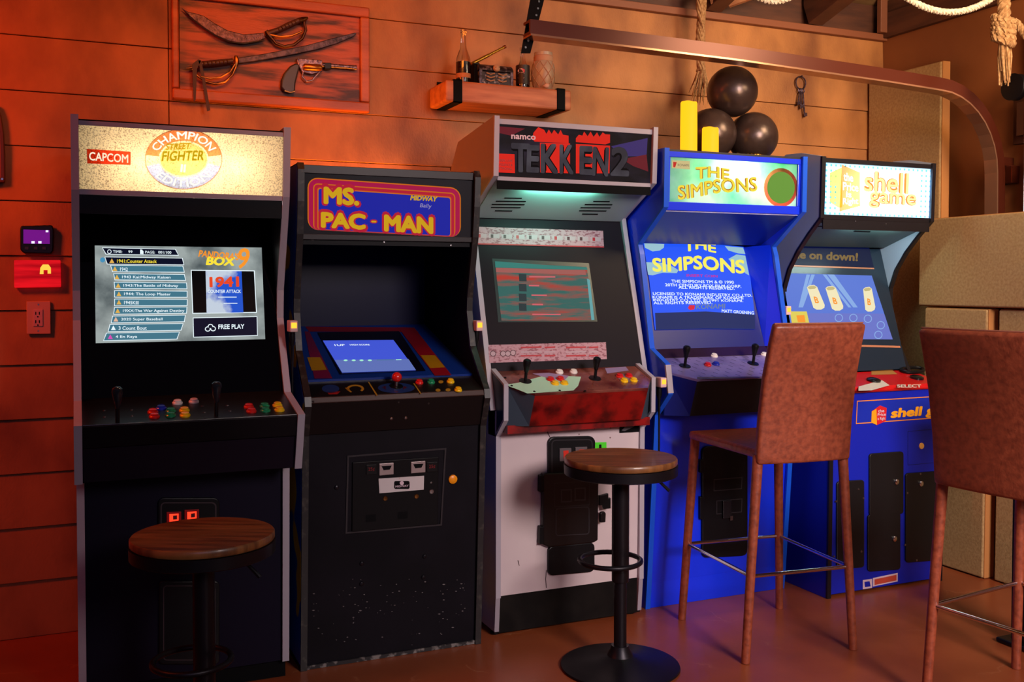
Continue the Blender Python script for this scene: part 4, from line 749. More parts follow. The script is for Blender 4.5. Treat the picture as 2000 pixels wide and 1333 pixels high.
cpo = pp(cp3, PLAN, mat('control_art', (126, 70, 58), .25, rgb2=(84, 22, 22), scale=9, lo=.4, hi=.6, coat=.5), c3, 'control_panel', 0, .012, px=False, bevel=.002)
pp(cp3, q8(262, 790, 1130, 768, 1190, 785, 270, 822), CAMO, cpo, 'panel_print', .0006)
pp(cp3, q8(350, 908, 440, 895, 620, 845, 850, 855, 830, 915, 800, 945, 500, 965, 440, 940), mat('mint_print', (176, 226, 196), .3), cpo, 'panel_print', .0008)
pp(cp3, q8(530, 835, 640, 830, 770, 850, 740, 880, 640, 868), mat('lilac_print', (150, 130, 170), .3), cpo, 'panel_print', .001); pp(cp3, q8(1005, 800, 1140, 790, 1160, 815, 1020, 835), MATS['lilac_print'], cpo, 'panel_print', .001); pp(cp3, q8(1075, 842, 1170, 840, 1230, 885, 1110, 890), mat('grey_print', (120, 108, 116), .3), cpo, 'panel_print', .001)
bot = [(xl3, .81), (xl3+.075, .80), (xr3-.055, .80), (xr3, .81)]
def cpfront(t, pl, plan, zb, m, mc):
    top = [pl.P(x, s_, -.012) for x, s_ in plan]
    fl = [plan[4], plan[3]]; A = pl.P(*plan[4], -.010); Bq = pl.P(*plan[3], -.010); Cq = pl.P(*plan[2], -.010); D = pl.P(*plan[5], -.010)
    def dn(p, dz, dy=.0): return Vector((p.x, p.y+dy, dz))
    obj('control_front', B().add([A, Bq, dn(Bq, zb, .05), dn(A, zb, .05), A+Vector((0, .02, 0)), Bq+Vector((0, .02, 0)), dn(Bq, zb, .07), dn(A, zb, .07)], [[0, 1, 2, 3], [4, 5, 6, 7], [0, 1, 5, 4], [3, 2, 6, 7], [0, 3, 7, 4], [1, 2, 6, 5]]), m, t)
    for P_, Q_ in ((D, A), (Cq, Bq)):
        obj('corner_plate', B().add([P_, Q_, dn(Q_, zb, .05), dn(P_, zb, .02), P_+Vector((0, .012, 0)), Q_+Vector((0, .012, 0)), dn(Q_, zb, .062), dn(P_, zb, .032)], [[0, 1, 2, 3], [4, 5, 6, 7], [0, 1, 5, 4], [3, 2, 6, 7], [0, 3, 7, 4], [1, 2, 6, 5]]), mc, t)
cpfront(c3, cp3, PLAN, .80, CAMO, mat('slate_corner', (66, 78, 92), .35, .3))
obj('control_bottom', B().box(xl3, xr3, 3.318, 3.40, .772, .803), CAMO, c3)
for p in q8(487, 884, 940, 866): stick(c3, cp3, p, .085, BLACKP)
for m, pts in ((WHT, (708, 828, 800, 826)), (RED, (650, 876, 714, 873, 1100, 855, 1160, 853)), (YEL, (680, 902, 740, 901, 1130, 884, 1192, 881))):
    for p in q8(*pts): btn(c3, cp3, p, m)
for p in q8(398, 915, 545, 952, 710, 946, 355, 862, 875, 950, 1130, 780): screw(c3, cp3, p, .005, BLACKM, .001)
f3, fo = slab(c3, 'front_panel', 3.392, .77, 3.402, .152, lx0+.03, lx1-.018, mat('offwhite_front', (196, 176, 180), .5, rgb2=(206, 190, 190), scale=3), .016)
obj('kick_plate', B().box(lx0+.014, lx1-.004, 3.405, 3.42, .012, .152), mat('scuffed_kick', (13, 10, 10), .6, spec=.1, rgb2=(26, 22, 20), scale=9), c3)
for x in (lx0+.03, lx1-.03): obj('leveler_foot', B().lathe((x, 3.44, .001), [(.018, 0), (.018, .005), (.006, .006), (.006, .013)], 12), BLACKP, c3)
for q in (q9(432, 32, 436, 32, 444, 70, 458, 96, 454, 97, 440, 72), q9(432, 765, 436, 765, 432, 810, 436, 855, 432, 855, 428, 810), q9(288, 715, 292, 715, 298, 742, 295, 742)): pp(f3, q, mat('crack', (60, 40, 40), .8), fo, 'crack', .0006)
for p in q9(518, 35, 600, 75, 678, 45, 760, 42, 758, 92): screw(c3, f3, p, .003, mat('dull_screw', (130, 100, 96), .5, .5))
cd = thing_ = pp(f3, q9(*[c for p in rrect(437, 86, 675, 300, 32) for c in (p[0], p[1]-(p[0]-437)*.02)]), BLACKP, c3, 'coin_mech_plate', .014, .016, bevel=.004)
rim(f3, q9(*[c for p in rrect(452, 100, 660, 290, 22) for c in (p[0], p[1]-(p[0]-437)*.02)]), .004, mat('black_ridge', (38, 36, 40), .35), cd, 'door_ridge', .0145)
for xx, yy in ((520, 172), (600, 166)):
    pp(f3, q9(xx-30, yy-30, xx+30, yy-32, xx+30, yy+34, xx-30, yy+36), mat('reject_grey', (88, 78, 82), .4), cd, 'coin_reject', .020, .008, bevel=.002); pp(f3, q9(xx-12, yy-18, xx+14, yy-20, xx+16, yy+20, xx-10, yy+22), mat('reject_red', (200, 46, 34), .3), cd, 'coin_slot', .0208)
dr = pp(f3, q9(403, 268, 686, 258, 682, 606, 660, 618, 436, 642, 403, 628), mat('coin_door_plastic', (12, 11, 13), .3), c3, 'coin_door', .024, .024, bevel=.005)
rim(f3, q9(*[c for p in rrect(466, 442, 638, 584, 16) for c in (p[0], p[1]-(p[0]-466)*.05)]), .004, MATS['black_ridge'], dr, 'recess_rim', .0246); rim(f3, q9(458, 315, 640, 305, 638, 428, 460, 438), .003, MATS['black_ridge'], dr, 'recess_rim', .0246)
for xx, yy in ((520, 380), (590, 372)): rim(f3, q9(xx-28, yy-32, xx+28, yy-34, xx+28, yy+32, xx-28, yy+34), .005, mat('return_ridge', (52, 48, 54), .35), dr, 'coin_return', .0252)
for y0_, y1_ in ((278, 362), (535, 625)): pp(f3, q9(388, y0_, 410, y0_, 410, y1_, 386, y1_), BLACKP, dr, 'hinge', .026, .024, bevel=.003)
pp(f3, q9(683, 378, 728, 366, 728, 392, 740, 388, 740, 442, 705, 446, 700, 425, 683, 428), BLACKP, dr, 'hasp', .034, .012, bevel=.002)
pp(f3, q9(684, 468, 690, 458, 706, 456, 712, 466, 710, 510, 684, 512), mat('padlock', (34, 32, 34), .3, .6), dr, 'padlock', .040, .014, bevel=.003)
lw = pp(f3, q9(*[c for p in rrect(437, 640, 672, 790, 26) for c in (p[0], p[1]-(p[0]-437)*.09)]), BLACKP, c3, 'cash_door', .014, .016, bevel=.004)
gs = pp(f3, q9(678, 116, 738, 114, 738, 150, 678, 154), mat('green_sticker', (70, 214, 30), .5), c3, 'number_sticker', .002); text(f3, '1', *q9(700, 126, 712, 126, 700, 148), BLACKM, gs, 'lettering', .003, bold=.03)
bd = pp(f3, q9(805, 10, 908, -6, 910, 62, 803, 68), BLACKM, c3, 'logo_badge', .002); pp(f3, q9(815, 55, 840, 25, 890, 10, 895, 22, 870, 40, 830, 58), mat('grey_mark', (90, 86, 92), .5), bd, 'badge_mark', .0028)
switchbox(c3, (1290, 748), x1-.019)
# ================================================================== machine 4: all blue
x0, x1 = 2.098, 2.792
c4 = thing('arcade_cabinet', 'bright blue arcade machine with green and yellow marquee', 'arcade machine', (2.45, 3.75, 0), ARC)
BLUE4 = mat('blue_laminate', (6, 48, 232), .32, coat=.3); BLUED = mat('blue_deep', (8, 24, 110), .35); EDGE4 = mat('blue_molding', (20, 84, 214), .3)
fr = [(3.322, 1.850), (3.327, 1.622), (3.52, 1.482), (3.505, 1.44), (3.425, 1.06), (3.31, 1.006), (3.288, .893), (3.385, .80), (3.442, .10), (3.452, .001)]
sides(c4, fr, [(3.985, .001), (3.985, 1.70), (3.90, 1.85)], x0, x1, BLUE4, EDGE4, .02)
for x in (x0, x1-.02): obj('grey_edge_strip', B().band([(3.31, 1.004), (3.29, .895)], x-.002, x+.022, .007, .002), MOLD, c4)
xa, xb = x0+.021, x1-.021
obj('top_board', B().box(xa, xb, 3.335, 3.91, 1.828, 1.848), mat('dark_top', (20, 18, 30), .5), c4); obj('back_board', B().box(xa, xb, 3.95, 3.97, .03, 1.83), BLACKM, c4)
q10 = Zm(1220, 280, 3.175); q11 = Zm(1220, 600, 4.1667); q12 = Zm(1220, 850, 2.76)
m4 = Pl(3.340, 1.826, 3.346, 1.640)
obj('light_box', B().box(xa, xb, 3.46, 3.47, 1.60, 1.828), mat('light_box_grey', (120, 116, 110), .7), c4); obj('light_box_floor', B().box(xa, xb, 3.352, 3.47, 1.606, 1.618), WHITEP, c4)
mq = obj('marquee', B().prism([m4.P(xa+.004, 0), m4.P(xb-.004, 0), m4.P(xb-.004, m4.L), m4.P(xa+.004, m4.L)], m4.n*-.003), sheet('green_marquee_sheet', (96, 204, 156), (214, 244, 220), 5, .35, .65), c4)
for q in ((xa, xb, -.014, .008), (xa, xb, m4.L-.004, m4.L+.03), (xa, xa+.014, .008, m4.L-.004), (xb-.014, xb, .008, m4.L-.004)):
    obj('marquee_frame', B().prism([m4.P(q[0], q[2], .008), m4.P(q[1], q[2], .008), m4.P(q[1], q[3], .008), m4.P(q[0], q[3], .008)], m4.n*-.010), BLUE4, c4, bevel=.002)
pp(m4, q10(292, 105, 403, 112, 403, 162, 292, 155), mat('cream_box_glow', (236, 214, 150), emit=.7), mq, 'logo_box', .001); pp(m4, q10(300, 115, 322, 117, 312, 150, 300, 148), mat('red_glow', (220, 40, 30), emit=.7), mq, 'logo_mark', .0016); text(m4, 'KONAMI', *q10(328, 126, 396, 130, 328, 142), mat('dark_letter', (60, 50, 40), .5), mq, 'lettering', .0016)
YG, OG = mat('title_yellow_glow', (250, 222, 60), emit=.95), film('orange_ink', (236, 130, 10))
def wob(z, tl, tr, bl, amp): return lambda u, v: z(tl[0]+u*(tr[0]-tl[0])+v*(bl[0]-tl[0]), tl[1]+u*(tr[1]-tl[1])+v*(bl[1]-tl[1])+amp*math.sin(u*9)-amp*2*math.sin(u*math.pi))[0]
for s, A in (('THE', ((438, 148), (650, 158), (438, 220))), ('SIMPSONS', ((325, 262), (818, 205), (330, 352)))):
    text(m4, s, 0, 0, 0, mat('outline_glow', (206, 112, 20), emit=.8), mq, 'lettering', .001, bold=.045, warp=wob(q10, *A, 4)); text(m4, s, 0, 0, 0, YG, mq, 'lettering', .0016, bold=.01, warp=wob(q10, *A, 4))
cxy = q10(968, 275)[0]
pp(m4, ell(*cxy, 33, 38), film('ring_red_ink', (250, 96, 80)), mq, 'ring', .0008); pp(m4, ell(*cxy, 27, 31), mat('ring_inner_glow', (130, 190, 70), emit=.6), mq, 'ring_disc', .0014)
lamp(c4, 'marquee_tube', Vector((2.36, 3.395, 1.785)), Vector((2.58, 3.395, 1.785)), .012, (255, 250, 236), 330)
slab(c4, 'hood_board', 3.352, 1.605, 3.60, 1.49, xa, xb, mat('hood_blue', (10, 32, 138), .3), .012)
g4 = Pl(3.66, 1.49, 3.50, 1.05)
obj('monitor_surround', B().prism([g4.P(xa, 0), g4.P(xb, 0), g4.P(xb, g4.L), g4.P(xa, g4.L)], g4.n*-.01), BLUED, c4)
for xx, s_ in ((xa, 1), (xb, -1)): obj('monitor_cheek', B().add([(xx, 3.53, 1.49), (xx+s_*.05, 3.655, 1.485), (xx+s_*.05, 3.50, 1.052), (xx, 3.43, 1.052)], [[0, 1, 2, 3]]), BLUE4, c4)
scr = pp(g4, q10(112, 622, 420, 615, 735, 645, 775, 820, 803, 1060, 806, 1155, 500, 1152, 185, 1160, 150, 850), mat('screen_blue', (30, 78, 226), emit=1.25), c4, 'screen', .004)
CLD = mat('screen_cloud', (170, 214, 230), emit=.8)
for pts in (q10(118, 622, 242, 628, 240, 650, 215, 668, 170, 674, 122, 650), q10(130, 740, 230, 745, 300, 770, 330, 790, 320, 808, 230, 806, 170, 822, 142, 818), q10(618, 640, 730, 650, 745, 690, 700, 686, 640, 668), q10(640, 720, 690, 692, 745, 700, 768, 822, 740, 806, 730, 770, 680, 770)): pp(g4, pts, CLD, scr, 'cloud', .0046)
YS = mat('screen_title_yellow', (250, 240, 96), emit=1.0)
for s, A in (('THE', ((362, 612), (562, 622), (364, 672))), ('SIMPSONS', ((165, 712), (738, 722), (170, 800)))):
    text(g4, s, 0, 0, 0, YS, scr, 'title_text', .0052, bold=.035, warp=wob(q10, *A, 6))
text(g4, 'INSERT COIN', *q10(380, 814, 572, 820, 380, 830), mat('screen_magenta', (214, 20, 130), emit=.9), scr, 'screen_text', .0052, bold=.02)
for s, A in (('THE SIMPSONS TM & © 1990', (285, 848, 672, 855, 287, 868)), ('20TH CENTURY FOX FILM CORP.', (246, 872, 718, 882, 248, 890)), ('ALL RIGHTS RESERVED.', (328, 886, 676, 892, 330, 906)), ('LICENSED TO KONAMI INDUSTRY CO.,LTD.', (170, 926, 785, 938, 172, 946)), ('KONAMI IS A TRADEMARK OF KONAMI', (168, 948, 730, 954, 170, 966)), ('INDUSTRY CO.,LTD. © 1991 KONAMI.', (172, 966, 730, 972, 174, 984)), ('ALL RIGHTS RESERVED.', (174, 984, 538, 982, 176, 1002)), ('MATT GROENING', (598, 1032, 798, 1046, 598, 1052))):
    text(g4, s, *q10(*A), SW, scr, 'screen_text', .0052, bold=.02)
text(g4, 'KONAMI', *q10(440, 1002, 620, 998, 438, 1032), mat('screen_steel', (120, 140, 170), emit=.8), scr, 'screen_text', .0052, bold=.02); pp(g4, q10(388, 1025, 398, 1006, 432, 1008, 428, 1034, 402, 1038), mat('screen_red', (226, 30, 60), emit=.9), scr, 'logo_mark', .0052)
pp(g4, q10(185, 1055, 500, 1046, 803, 1066, 806, 1155, 500, 1152, 190, 1160), mat('screen_dim_navy', (24, 48, 120), emit=.6), scr, 'reflection_band', .0046)  # darker band painted where a reflection lies low on the screen
slab(c4, 'bezel_strip', 3.505, 1.055, 3.455, 1.02, xa, xb, mat('dark_bezel_strip', (44, 26, 38), .2), .01)
cp4 = Pl(3.47, 1.022, 3.245, .95); PLAN4 = [(xa, 0), (xb, 0), (xb, .15), (xb-.07, cp4.L), (xa+.085, cp4.L), (xa, .15)]
cpo = pp(cp4, PLAN4, mat('purple_tread_plate', (150, 138, 196), .3, .2, rgb2=(112, 98, 160), scale=5, bump=.3, bscale=40), c4, 'control_panel', 0, .012, px=False, bevel=.002)
for i in range(7):
    for k in range(11):
        xx = xa+.05+k*.058+(.029 if i % 2 else 0); tt = .02+i*.031
        if xx < xb-.03 and not (tt > .15 and (xx < xa+.10 or xx > xb-.09)): pp(cp4, [(xx, tt), (xx+.004, tt-.001), (xx+.014, tt+.018), (xx+.010, tt+.019)], mat('tread_mark', (160, 150, 190), .25, .6), cpo, 'tread_mark', .0008, px=False)
cpfront(c4, cp4, PLAN4, .80, mat('under_panel_black', (8, 8, 16), .5), BLUED)
pp(cp4, q11(590, 572, 1100, 568, 1100, 580, 590, 588), BRASS, cpo, 'front_trim', .0012)
for p in q11(490, 482, 1045, 462): stick(c4, cp4, p, .085, BLACKP)
for m, pts in ((WHT, (728, 402, 1135, 392)), (RED, (675, 475)), (BLU, (742, 470))):
    for p in q11(*pts): btn(c4, cp4, p, m)
f4, fo = slab(c4, 'front_panel', 3.40, .80, 3.452, .105, xa, xb, BLUE4, .016); obj('kick_plate', B().box(xa, xb, 3.455, 3.47, .001, .106), BLUE4, c4)
cd = pp(f4, q12(*[c for p in rrect(410, 60, 655, 660, 30) for c in (p[0], p[1]-(p[0]-410)*.05)]), BLACKP, c4, 'coin_door', .012, .014, bevel=.004)
for (a, y0_, y1_) in ((470, 235, 300), (485, 350, 425)): rim(f4, q12(a, y0_, 625, y0_-12, 622, y1_-12, a, y1_), .004, MATS['black_ridge'], cd, 'door_ridge', .0126)
for y0_, y1_ in ((130, 200), (330, 450)): pp(f4, q12(396, y0_, 418, y0_, 418, y1_, 396, y1_), BLACKP, cd, 'hinge', .016, .016, bevel=.002)
pp(f4, q12(515, 350, 560, 345, 560, 440, 515, 445), mat('door_latch', (20, 18, 22), .3), cd, 'latch', .022, .010, bevel=.002); pp(f4, q12(552, 430, 566, 428, 566, 452, 552, 454), STEEL, cd, 'lock_plate', .0228)
switchbox(c4, (1535, 607), x1)
# ================================================================== machine 5: shell game
x0, x1 = 2.868, 3.505
c5 = thing('arcade_cabinet', 'blue and black arcade machine with blazing white marquee and curved sides', 'arcade machine', (3.19, 3.7, 0), ARC)
SIDE5 = mat('greyblue_side', (150, 164, 184), .4); BLK5 = mat('black_molding5', (16, 14, 20), .35); BLUE5 = mat('royal_blue', (10, 30, 170), .4)
fr = [(3.318, 1.856), (3.326, 1.600), (3.40, 1.535), (3.47, 1.465), (3.53, 1.385), (3.565, 1.30), (3.57, 1.21), (3.548, 1.12), (3.51, 1.03), (3.45, .92), (3.43, .875)]
sides(c5, fr, [(3.98, .875), (3.98, 1.70), (3.55, 1.89), (3.45, 1.885)], x0, x1, SIDE5, BLK5, .018)
sides(c5, [(3.252, .872), (3.262, .001)], [(3.98, .001), (3.98, .872)], x0-.004, x1+.004, BLUE5, BLK5, .018)
xa, xb = x0+.019, x1-.019
obj('top_board', B().prism([(xa, 3.335, 1.84), (xa, 3.55, 1.875), (xa, 3.97, 1.69), (xa, 3.96, 1.675), (xa, 3.55, 1.858), (xa, 3.335, 1.825)], (xb-xa, 0, 0)), BLK5, c5); obj('back_board', B().box(xa, xb, 3.95, 3.97, .03, 1.68), BLACKM, c5)
q13 = Zm(1480, 280, 3.175); q14 = Zm(1500, 660, 1.9802)
m5 = Pl(3.328, 1.840, 3.334, 1.606)
obj('light_box', B().box(xa, xb, 3.45, 3.46, 1.60, 1.845), mat('light_box_grey', (120, 116, 110), .7), c5); obj('light_box_floor', B().box(xa, xb, 3.338, 3.46, 1.584, 1.596), WHITEP, c5)
mq = obj('marquee', B().prism([m5.P(xa, .004), m5.P(xb, .004), m5.P(xb, m5.L-.004), m5.P(xa, m5.L-.004)], m5.n*-.003), sheet('sky_marquee_sheet', (205, 234, 250), None, diff=.2), c5)
for q in ((-.012, .008), (m5.L-.008, m5.L+.014)): obj('marquee_retainer', B().prism([m5.P(xa, q[0], .005), m5.P(xb, q[0], .005), m5.P(xb, q[1], .005), m5.P(xa, q[1], .005)], m5.n*-.008), BLK5, c5, bevel=.0015)
DOT = film('dot_ink', (120, 186, 226))
for i in range(10):
    for k in range(24):
        xx = xa+.014+k*.0255; tt = .018+i*.0225
        if k < 3 or k > 20 or i in (0, 9): pp(m5, [(xx+.005*math.cos(a*.785), tt+.005*math.sin(a*.785)) for a in range(8)], DOT, mq, 'dot', .001, px=False)
pp(m5, q13(445, 185, 520, 150, 522, 398, 500, 400, 445, 365), film('yellow_ink', (255, 214, 90)), mq, 'logo_side', .001); pp(m5, q13(520, 132, 632, 182, 634, 390, 505, 424), film('cube_orange_ink', (250, 120, 60)), mq, 'logo_face', .0014)
WG = mat('marquee_white_glow', (255, 252, 244), emit=1.6)
for s, a in (('the', (530, 180, 590, 190, 530, 232)), ('Price', (526, 240, 622, 250, 526, 292)), ('is', (545, 298, 580, 302, 545, 335)), ('Right', (526, 340, 622, 338, 526, 392))): text(m5, s, *q13(*a), WG, mq, 'lettering', .002, bold=.03)
for s, a in (('shell', (660, 168, 938, 186, 655, 300)), ('game', (690, 300, 985, 318, 685, 400))):
    text(m5, s, *q13(*a), mat('letter_orange_glow', (255, 150, 60), emit=1.2), mq, 'lettering', .001, bold=.05); text(m5, s, *q13(*a), mat('pale_letter_glow', (255, 226, 150), emit=1.4), mq, 'lettering', .0018, bold=.01)
lamp(c5, 'marquee_tube', Vector((3.10, 3.385, 1.725)), Vector((3.36, 3.385, 1.725)), .018, (250, 250, 255), 1000)
hb5, hbo = slab(c5, 'speaker_panel', 3.342, 1.578, 3.60, 1.49, xa, xb, mat('teal_speaker_board', (70, 92, 92), .45), .010)
for a in ((360, 512, 465, 522), (600, 540, 700, 552)): pp(hb5, q13(a[0], a[1], a[2], a[1]+4, a[2]-4, a[3], a[0]-4, a[3]-4), BLACKM, hbo, 'speaker_slot', .0008)
for p in q13(605, 484, 793, 500, 978, 512): screw(c5, hb5, p)
area('header_glow_cool', (3.22, 3.352, 1.562), (3.22, 3.55, 1.30), (.34, .012), (.72, 1, .92), 1.3)
obj('lamp_shield', B().box(xa, xb, 3.330, 3.336, 1.552, 1.594), BLK5, c5)
g5, go = slab(c5, 'monitor_panel', 3.625, 1.485, 3.455, .93, xa, xb, mat('dark_teal_bezel', (22, 36, 50), .3), .010)
sg = pp(g5, q13(200, 632, 690, 650, 718, 772, 150, 752), mat('sign_navy', (12, 34, 110), .35, emit=.25), c5, 'slogan_strip', .002)
text(g5, 'come on down!', *q13(120, 660, 620, 682, 118, 712), mat('slogan_tan', (200, 160, 90), .4, emit=.35), sg, 'lettering', .003, bold=.04)
pp(g5, q13(160, 754, 718, 774, 722, 782, 160, 764), mat('copper_line', (170, 110, 80), .4), go, 'trim_line', .002)
scr = pp(g5, q13(150, 806, 705, 822, 835, 1218, 215, 1215), mat('screen_lilac_blue', (92, 124, 222), emit=.9), c5, 'screen', .002)
pp(g5, q13(200, 1055, 780, 1058, 835, 1218, 215, 1215), mat('screen_lavender', (112, 124, 214), emit=.85), scr, 'table_top', .0024)
SL = mat('screen_pale_arc', (140, 178, 238), emit=.9)
for a, b_ in ((300, 250), (330, 260), (400, 560), (430, 590), (450, 600)): pp(g5, q13(a, 815, a+22, 816, b_+18, 1020, b_, 1020), SL, scr, 'light_streak', .0026)
for cx_, cy_ in ((500, 1085), (590, 1085), (680, 1090), (760, 1130), (745, 1190)): pp(g5, ringsec(*q13(cx_, cy_)[0], 8, 8, 6.4, 6.4, 0, 359), SL, scr, 'ring_mark', .003)
for dx, dy, sx_ in ((0, 0, 1), (115, 6, 1), (330, 12, -.3)):
    T = lambda *a: q13(*[v for i in range(0, len(a), 2) for v in (358+dx+(a[i]-358)*(1 if sx_ > 0 else .85)+(0 if sx_ > 0 else (a[i+1]-955)*-.16), a[i+1]+dy)])
    pp(g5, T(302, 895, 315, 884, 345, 880, 365, 892, 412, 1005, 410, 1022, 390, 1034, 362, 1034, 342, 1022), mat('screen_cream', (246, 234, 190), emit=.95), scr, 'cup', .0034)
    pp(g5, T(305, 897, 318, 888, 344, 885, 362, 894, 350, 905, 318, 908), mat('screen_cup_rim', (206, 190, 130), emit=.9), scr, 'cup_rim', .004); text(g5, 'B', *T(342, 952, 368, 956, 352, 992), SO, scr, 'cup_mark', .004, bold=.03)
nt5 = pp(g5, q13(195, 1045, 300, 1045, 316, 1118, 208, 1118), mat('yellow_note', (246, 226, 96), emit=.8), scr, 'note_sticker', .004); pp(g5, q13(235, 1070, 285, 1068, 292, 1112, 245, 1112), SO, scr, 'note_mark', .0046)
pp(g5, q13(640, 1252, 880, 1258, 884, 1270, 640, 1264), MATS['copper_line'], go, 'trim_line', .002)
RED5 = mat('red_deck', (190, 18, 22), .3, coat=.2)
dk = obj('control_deck', B().prism([(xa-.02, 3.245, .868), (xa-.02, 3.255, .885), (xa-.02, 3.46, .925), (xa-.02, 3.46, .873), (xa-.02, 3.25, .86)], (xb-xa+.04, 0, 0)), RED5, c5, bevel=.002)
d5 = Pl(3.46, .925, 3.255, .885)
pp(d5, q14(350, 190, 440, 165, 470, 185, 400, 205, 350, 206), mat('deck_white_print', (214, 206, 190), .3), dk, 'panel_print', .001); text(d5, 'SELECT', *q14(498, 182, 592, 182, 500, 194), MATS['deck_white_print'], dk, 'lettering', .001, bold=.04)
pp(d5, q14(400, 130, 480, 125, 500, 142, 400, 145), mat('deck_tan_print', (176, 120, 60), .3), dk, 'panel_print', .001)
for p in q14(408, 168, 575, 158): obj('select_button', B().lathe(d5.P(*d5.px(p), 0), [(.030, 0), (.030, .008), (.022, .012), (.001, .013)], 20, d5.n), mat('black_dome_button', (14, 14, 18), .12), c5, smooth=True)
obj('coin_tray', B().tube([d5.P(*d5.px(p), .008) for p in ell(*q14(558, 131)[0], 22, 5, n=24)], .008, 8, True), BLACKP, c5, smooth=True)
f5, fo = slab(c5, 'front_panel', 3.262, .862, 3.272, .012, xa, xb, BLUE5, .014)
fl = [q14(350, 268)[0], q14(640, 246)[0], q14(640, 340)[0], q14(346, 356)[0]]; u0, v0 = f5.px(fl[0]); u1 = xb-.03
fq = [(u0-.01, .036), (u1, .036), (u1, .135), (u0-.014, .135)]
sgn = pp(f5, fq, mat('sign_blue', (20, 44, 170), .35), c5, 'name_panel', .001, px=False); rim(f5, fq, .004, mat('orange_line', (236, 140, 40), .4), sgn, 'panel_outline', .0016, px=False)
pp(f5, q14(400, 285, 432, 262, 458, 272, 455, 322, 420, 338, 398, 328), mat('cube_red', (206, 30, 40), .35), sgn, 'logo_cube', .0018); pp(f5, q14(400, 285, 418, 275, 420, 338, 398, 328), mat('cube_gold', (240, 160, 30), .35), sgn, 'logo_side', .0022)
for s, a in (('the', (424, 278, 448, 276, 424, 290)), ('Price', (422, 292, 454, 290, 422, 304)), ('is Right', (422, 308, 452, 306, 422, 322))): text(f5, s, *q14(*a), SKW, sgn, 'lettering', .0026, bold=.02)
text(f5, 'shell game', *q14(478, 274, 758, 252, 470, 322), mat('gold_letter', (250, 170, 30), .35), sgn, 'lettering', .0022, bold=.045)
def door5(a, b_, y0_, y1_, name): return pp(f5, q14(*[c for p in rrect(a, y0_, b_, y1_, 12) for c in (p[0], p[1]-(p[0]-a)*.07)]), mat('service_door_black', (14, 13, 16), .4), c5, name, .008, .010, bevel=.003)
dm = door5(388, 520, 448, 690, 'coin_door'); dm2 = door5(382, 508, 684, 905, 'cash_door'); dr5 = door5(528, 655, 524, 870, 'service_door'); dl5 = door5(262, 368, 556, 895, 'service_door')
for p in q14(490, 556, 482, 776, 585, 563): obj('cam_lock', B().lathe(f5.P(*f5.px(p), .008), [(.012, 0), (.012, .006), (.008, .008), (.001, .008)], 16, f5.n), CHROME, c5, smooth=True)
for p in q14(345, 585, 364, 620, 258, 632, 356, 826, 250, 845, 534, 600, 584, 526, 525, 800, 570, 860): screw(c5, f5, p, .005, None, .008)
obj('coin_lamp', B().lathe(f5.P(*f5.px(q14(593, 419)[0]), 0), [(.014, 0), (.013, .004), (.001, .006)], 16, f5.n), mat('cream_lamp', (240, 180, 90), .4), c5, smooth=True)
rim(f5, q14(540, 362, 690, 350, 690, 480, 540, 494), .002, mat('panel_seam', (8, 14, 80), .5), fo, 'panel_seam', .0006)
s1 = pp(f5, q14(366, 938, 402, 933, 402, 968, 366, 974), SKW, c5, 'sticker', .001); pp(f5, q14(372, 945, 392, 942, 396, 962, 374, 965), BLUE5, s1, 'sticker_mark', .0016)
s2_ = pp(f5, q14(405, 930, 501, 910, 501, 943, 405, 963), SKW, c5, 'sticker', .001); pp(f5, q14(411, 935, 496, 917, 496, 939, 411, 957), mat('sticker_red', (190, 70, 50), .5), s2_, 'sticker_mark', .0016)
# ------------------------------------------------------------------ candles and cannonballs on the blue machine
CT = 1.8485
def candle(label, x, y, h, ):
    t = thing('candle', label, 'candle', (x, y, CT), 'glowing candles on the blue machine'); r = .034
    b = B(); n = 24; vs = []; rows_ = [(r*1.0, 0), (r, h*.5), (r*.98, h-.004), (r*.9, h)]
    for rr, hh in rows_:
        for k in range(n): a = 2*math.pi*k/n; vs.append((x+rr*math.cos(a), y+rr*math.sin(a), CT+hh+(.0016*math.sin(2*a+1)+.001*math.sin(5*a) if hh > h*.6 else 0)))
    vs.append((x, y, CT+h-.016)); fs = [[i*n+k, i*n+(k+1) % n, (i+1)*n+(k+1) % n, (i+1)*n+k] for i in range(3) for k in range(n)]+[[3*n+k, 3*n+(k+1) % n, 4*n] for k in range(n)]+[list(range(n))[::-1]]
    obj('wax', b.add(vs, fs), mat('glowing_wax', (255, 174, 20), .5, emit=1.6), t, smooth=True)
    obj('wick', B().tube([(x, y, CT+h-.018), (x+.001, y, CT+h-.002)], .0015, 6), BLACKM, t)
candle('tall glowing yellow pillar candle beside the grey sided machine', 2.268, 3.41, .205); candle('short glowing yellow pillar candle in front of a cannonball', 2.372, 3.41, .108)
CB = mat('pitted_iron_ball', (62, 46, 42), .3, .5, rgb2=(80, 62, 56), scale=12, bump=.15, bscale=50)
def ball(label, x, y, z, r=.1085):
    tag(obj('cannonball', B().lathe((x, y, z), [(r*math.sin(math.pi*i/24)+1e-5, -r*math.cos(math.pi*i/24)) for i in range(25)], 40), CB, smooth=True), label, 'cannonball', 'iron cannonballs stacked on the blue machine')
ball('lower iron cannonball behind the short candle', 2.478, 3.56, CT+.1087); ball('lower iron cannonball on the side away from the candles', 2.697, 3.56, CT+.1087); ball('iron cannonball balanced on top of the other two', 2.5875, 3.56, CT+.1087+.1885)
t = thing('bead_string', 'short string of gold beads lying in front of the cannonballs', 'beads', (2.55, 3.40, CT))
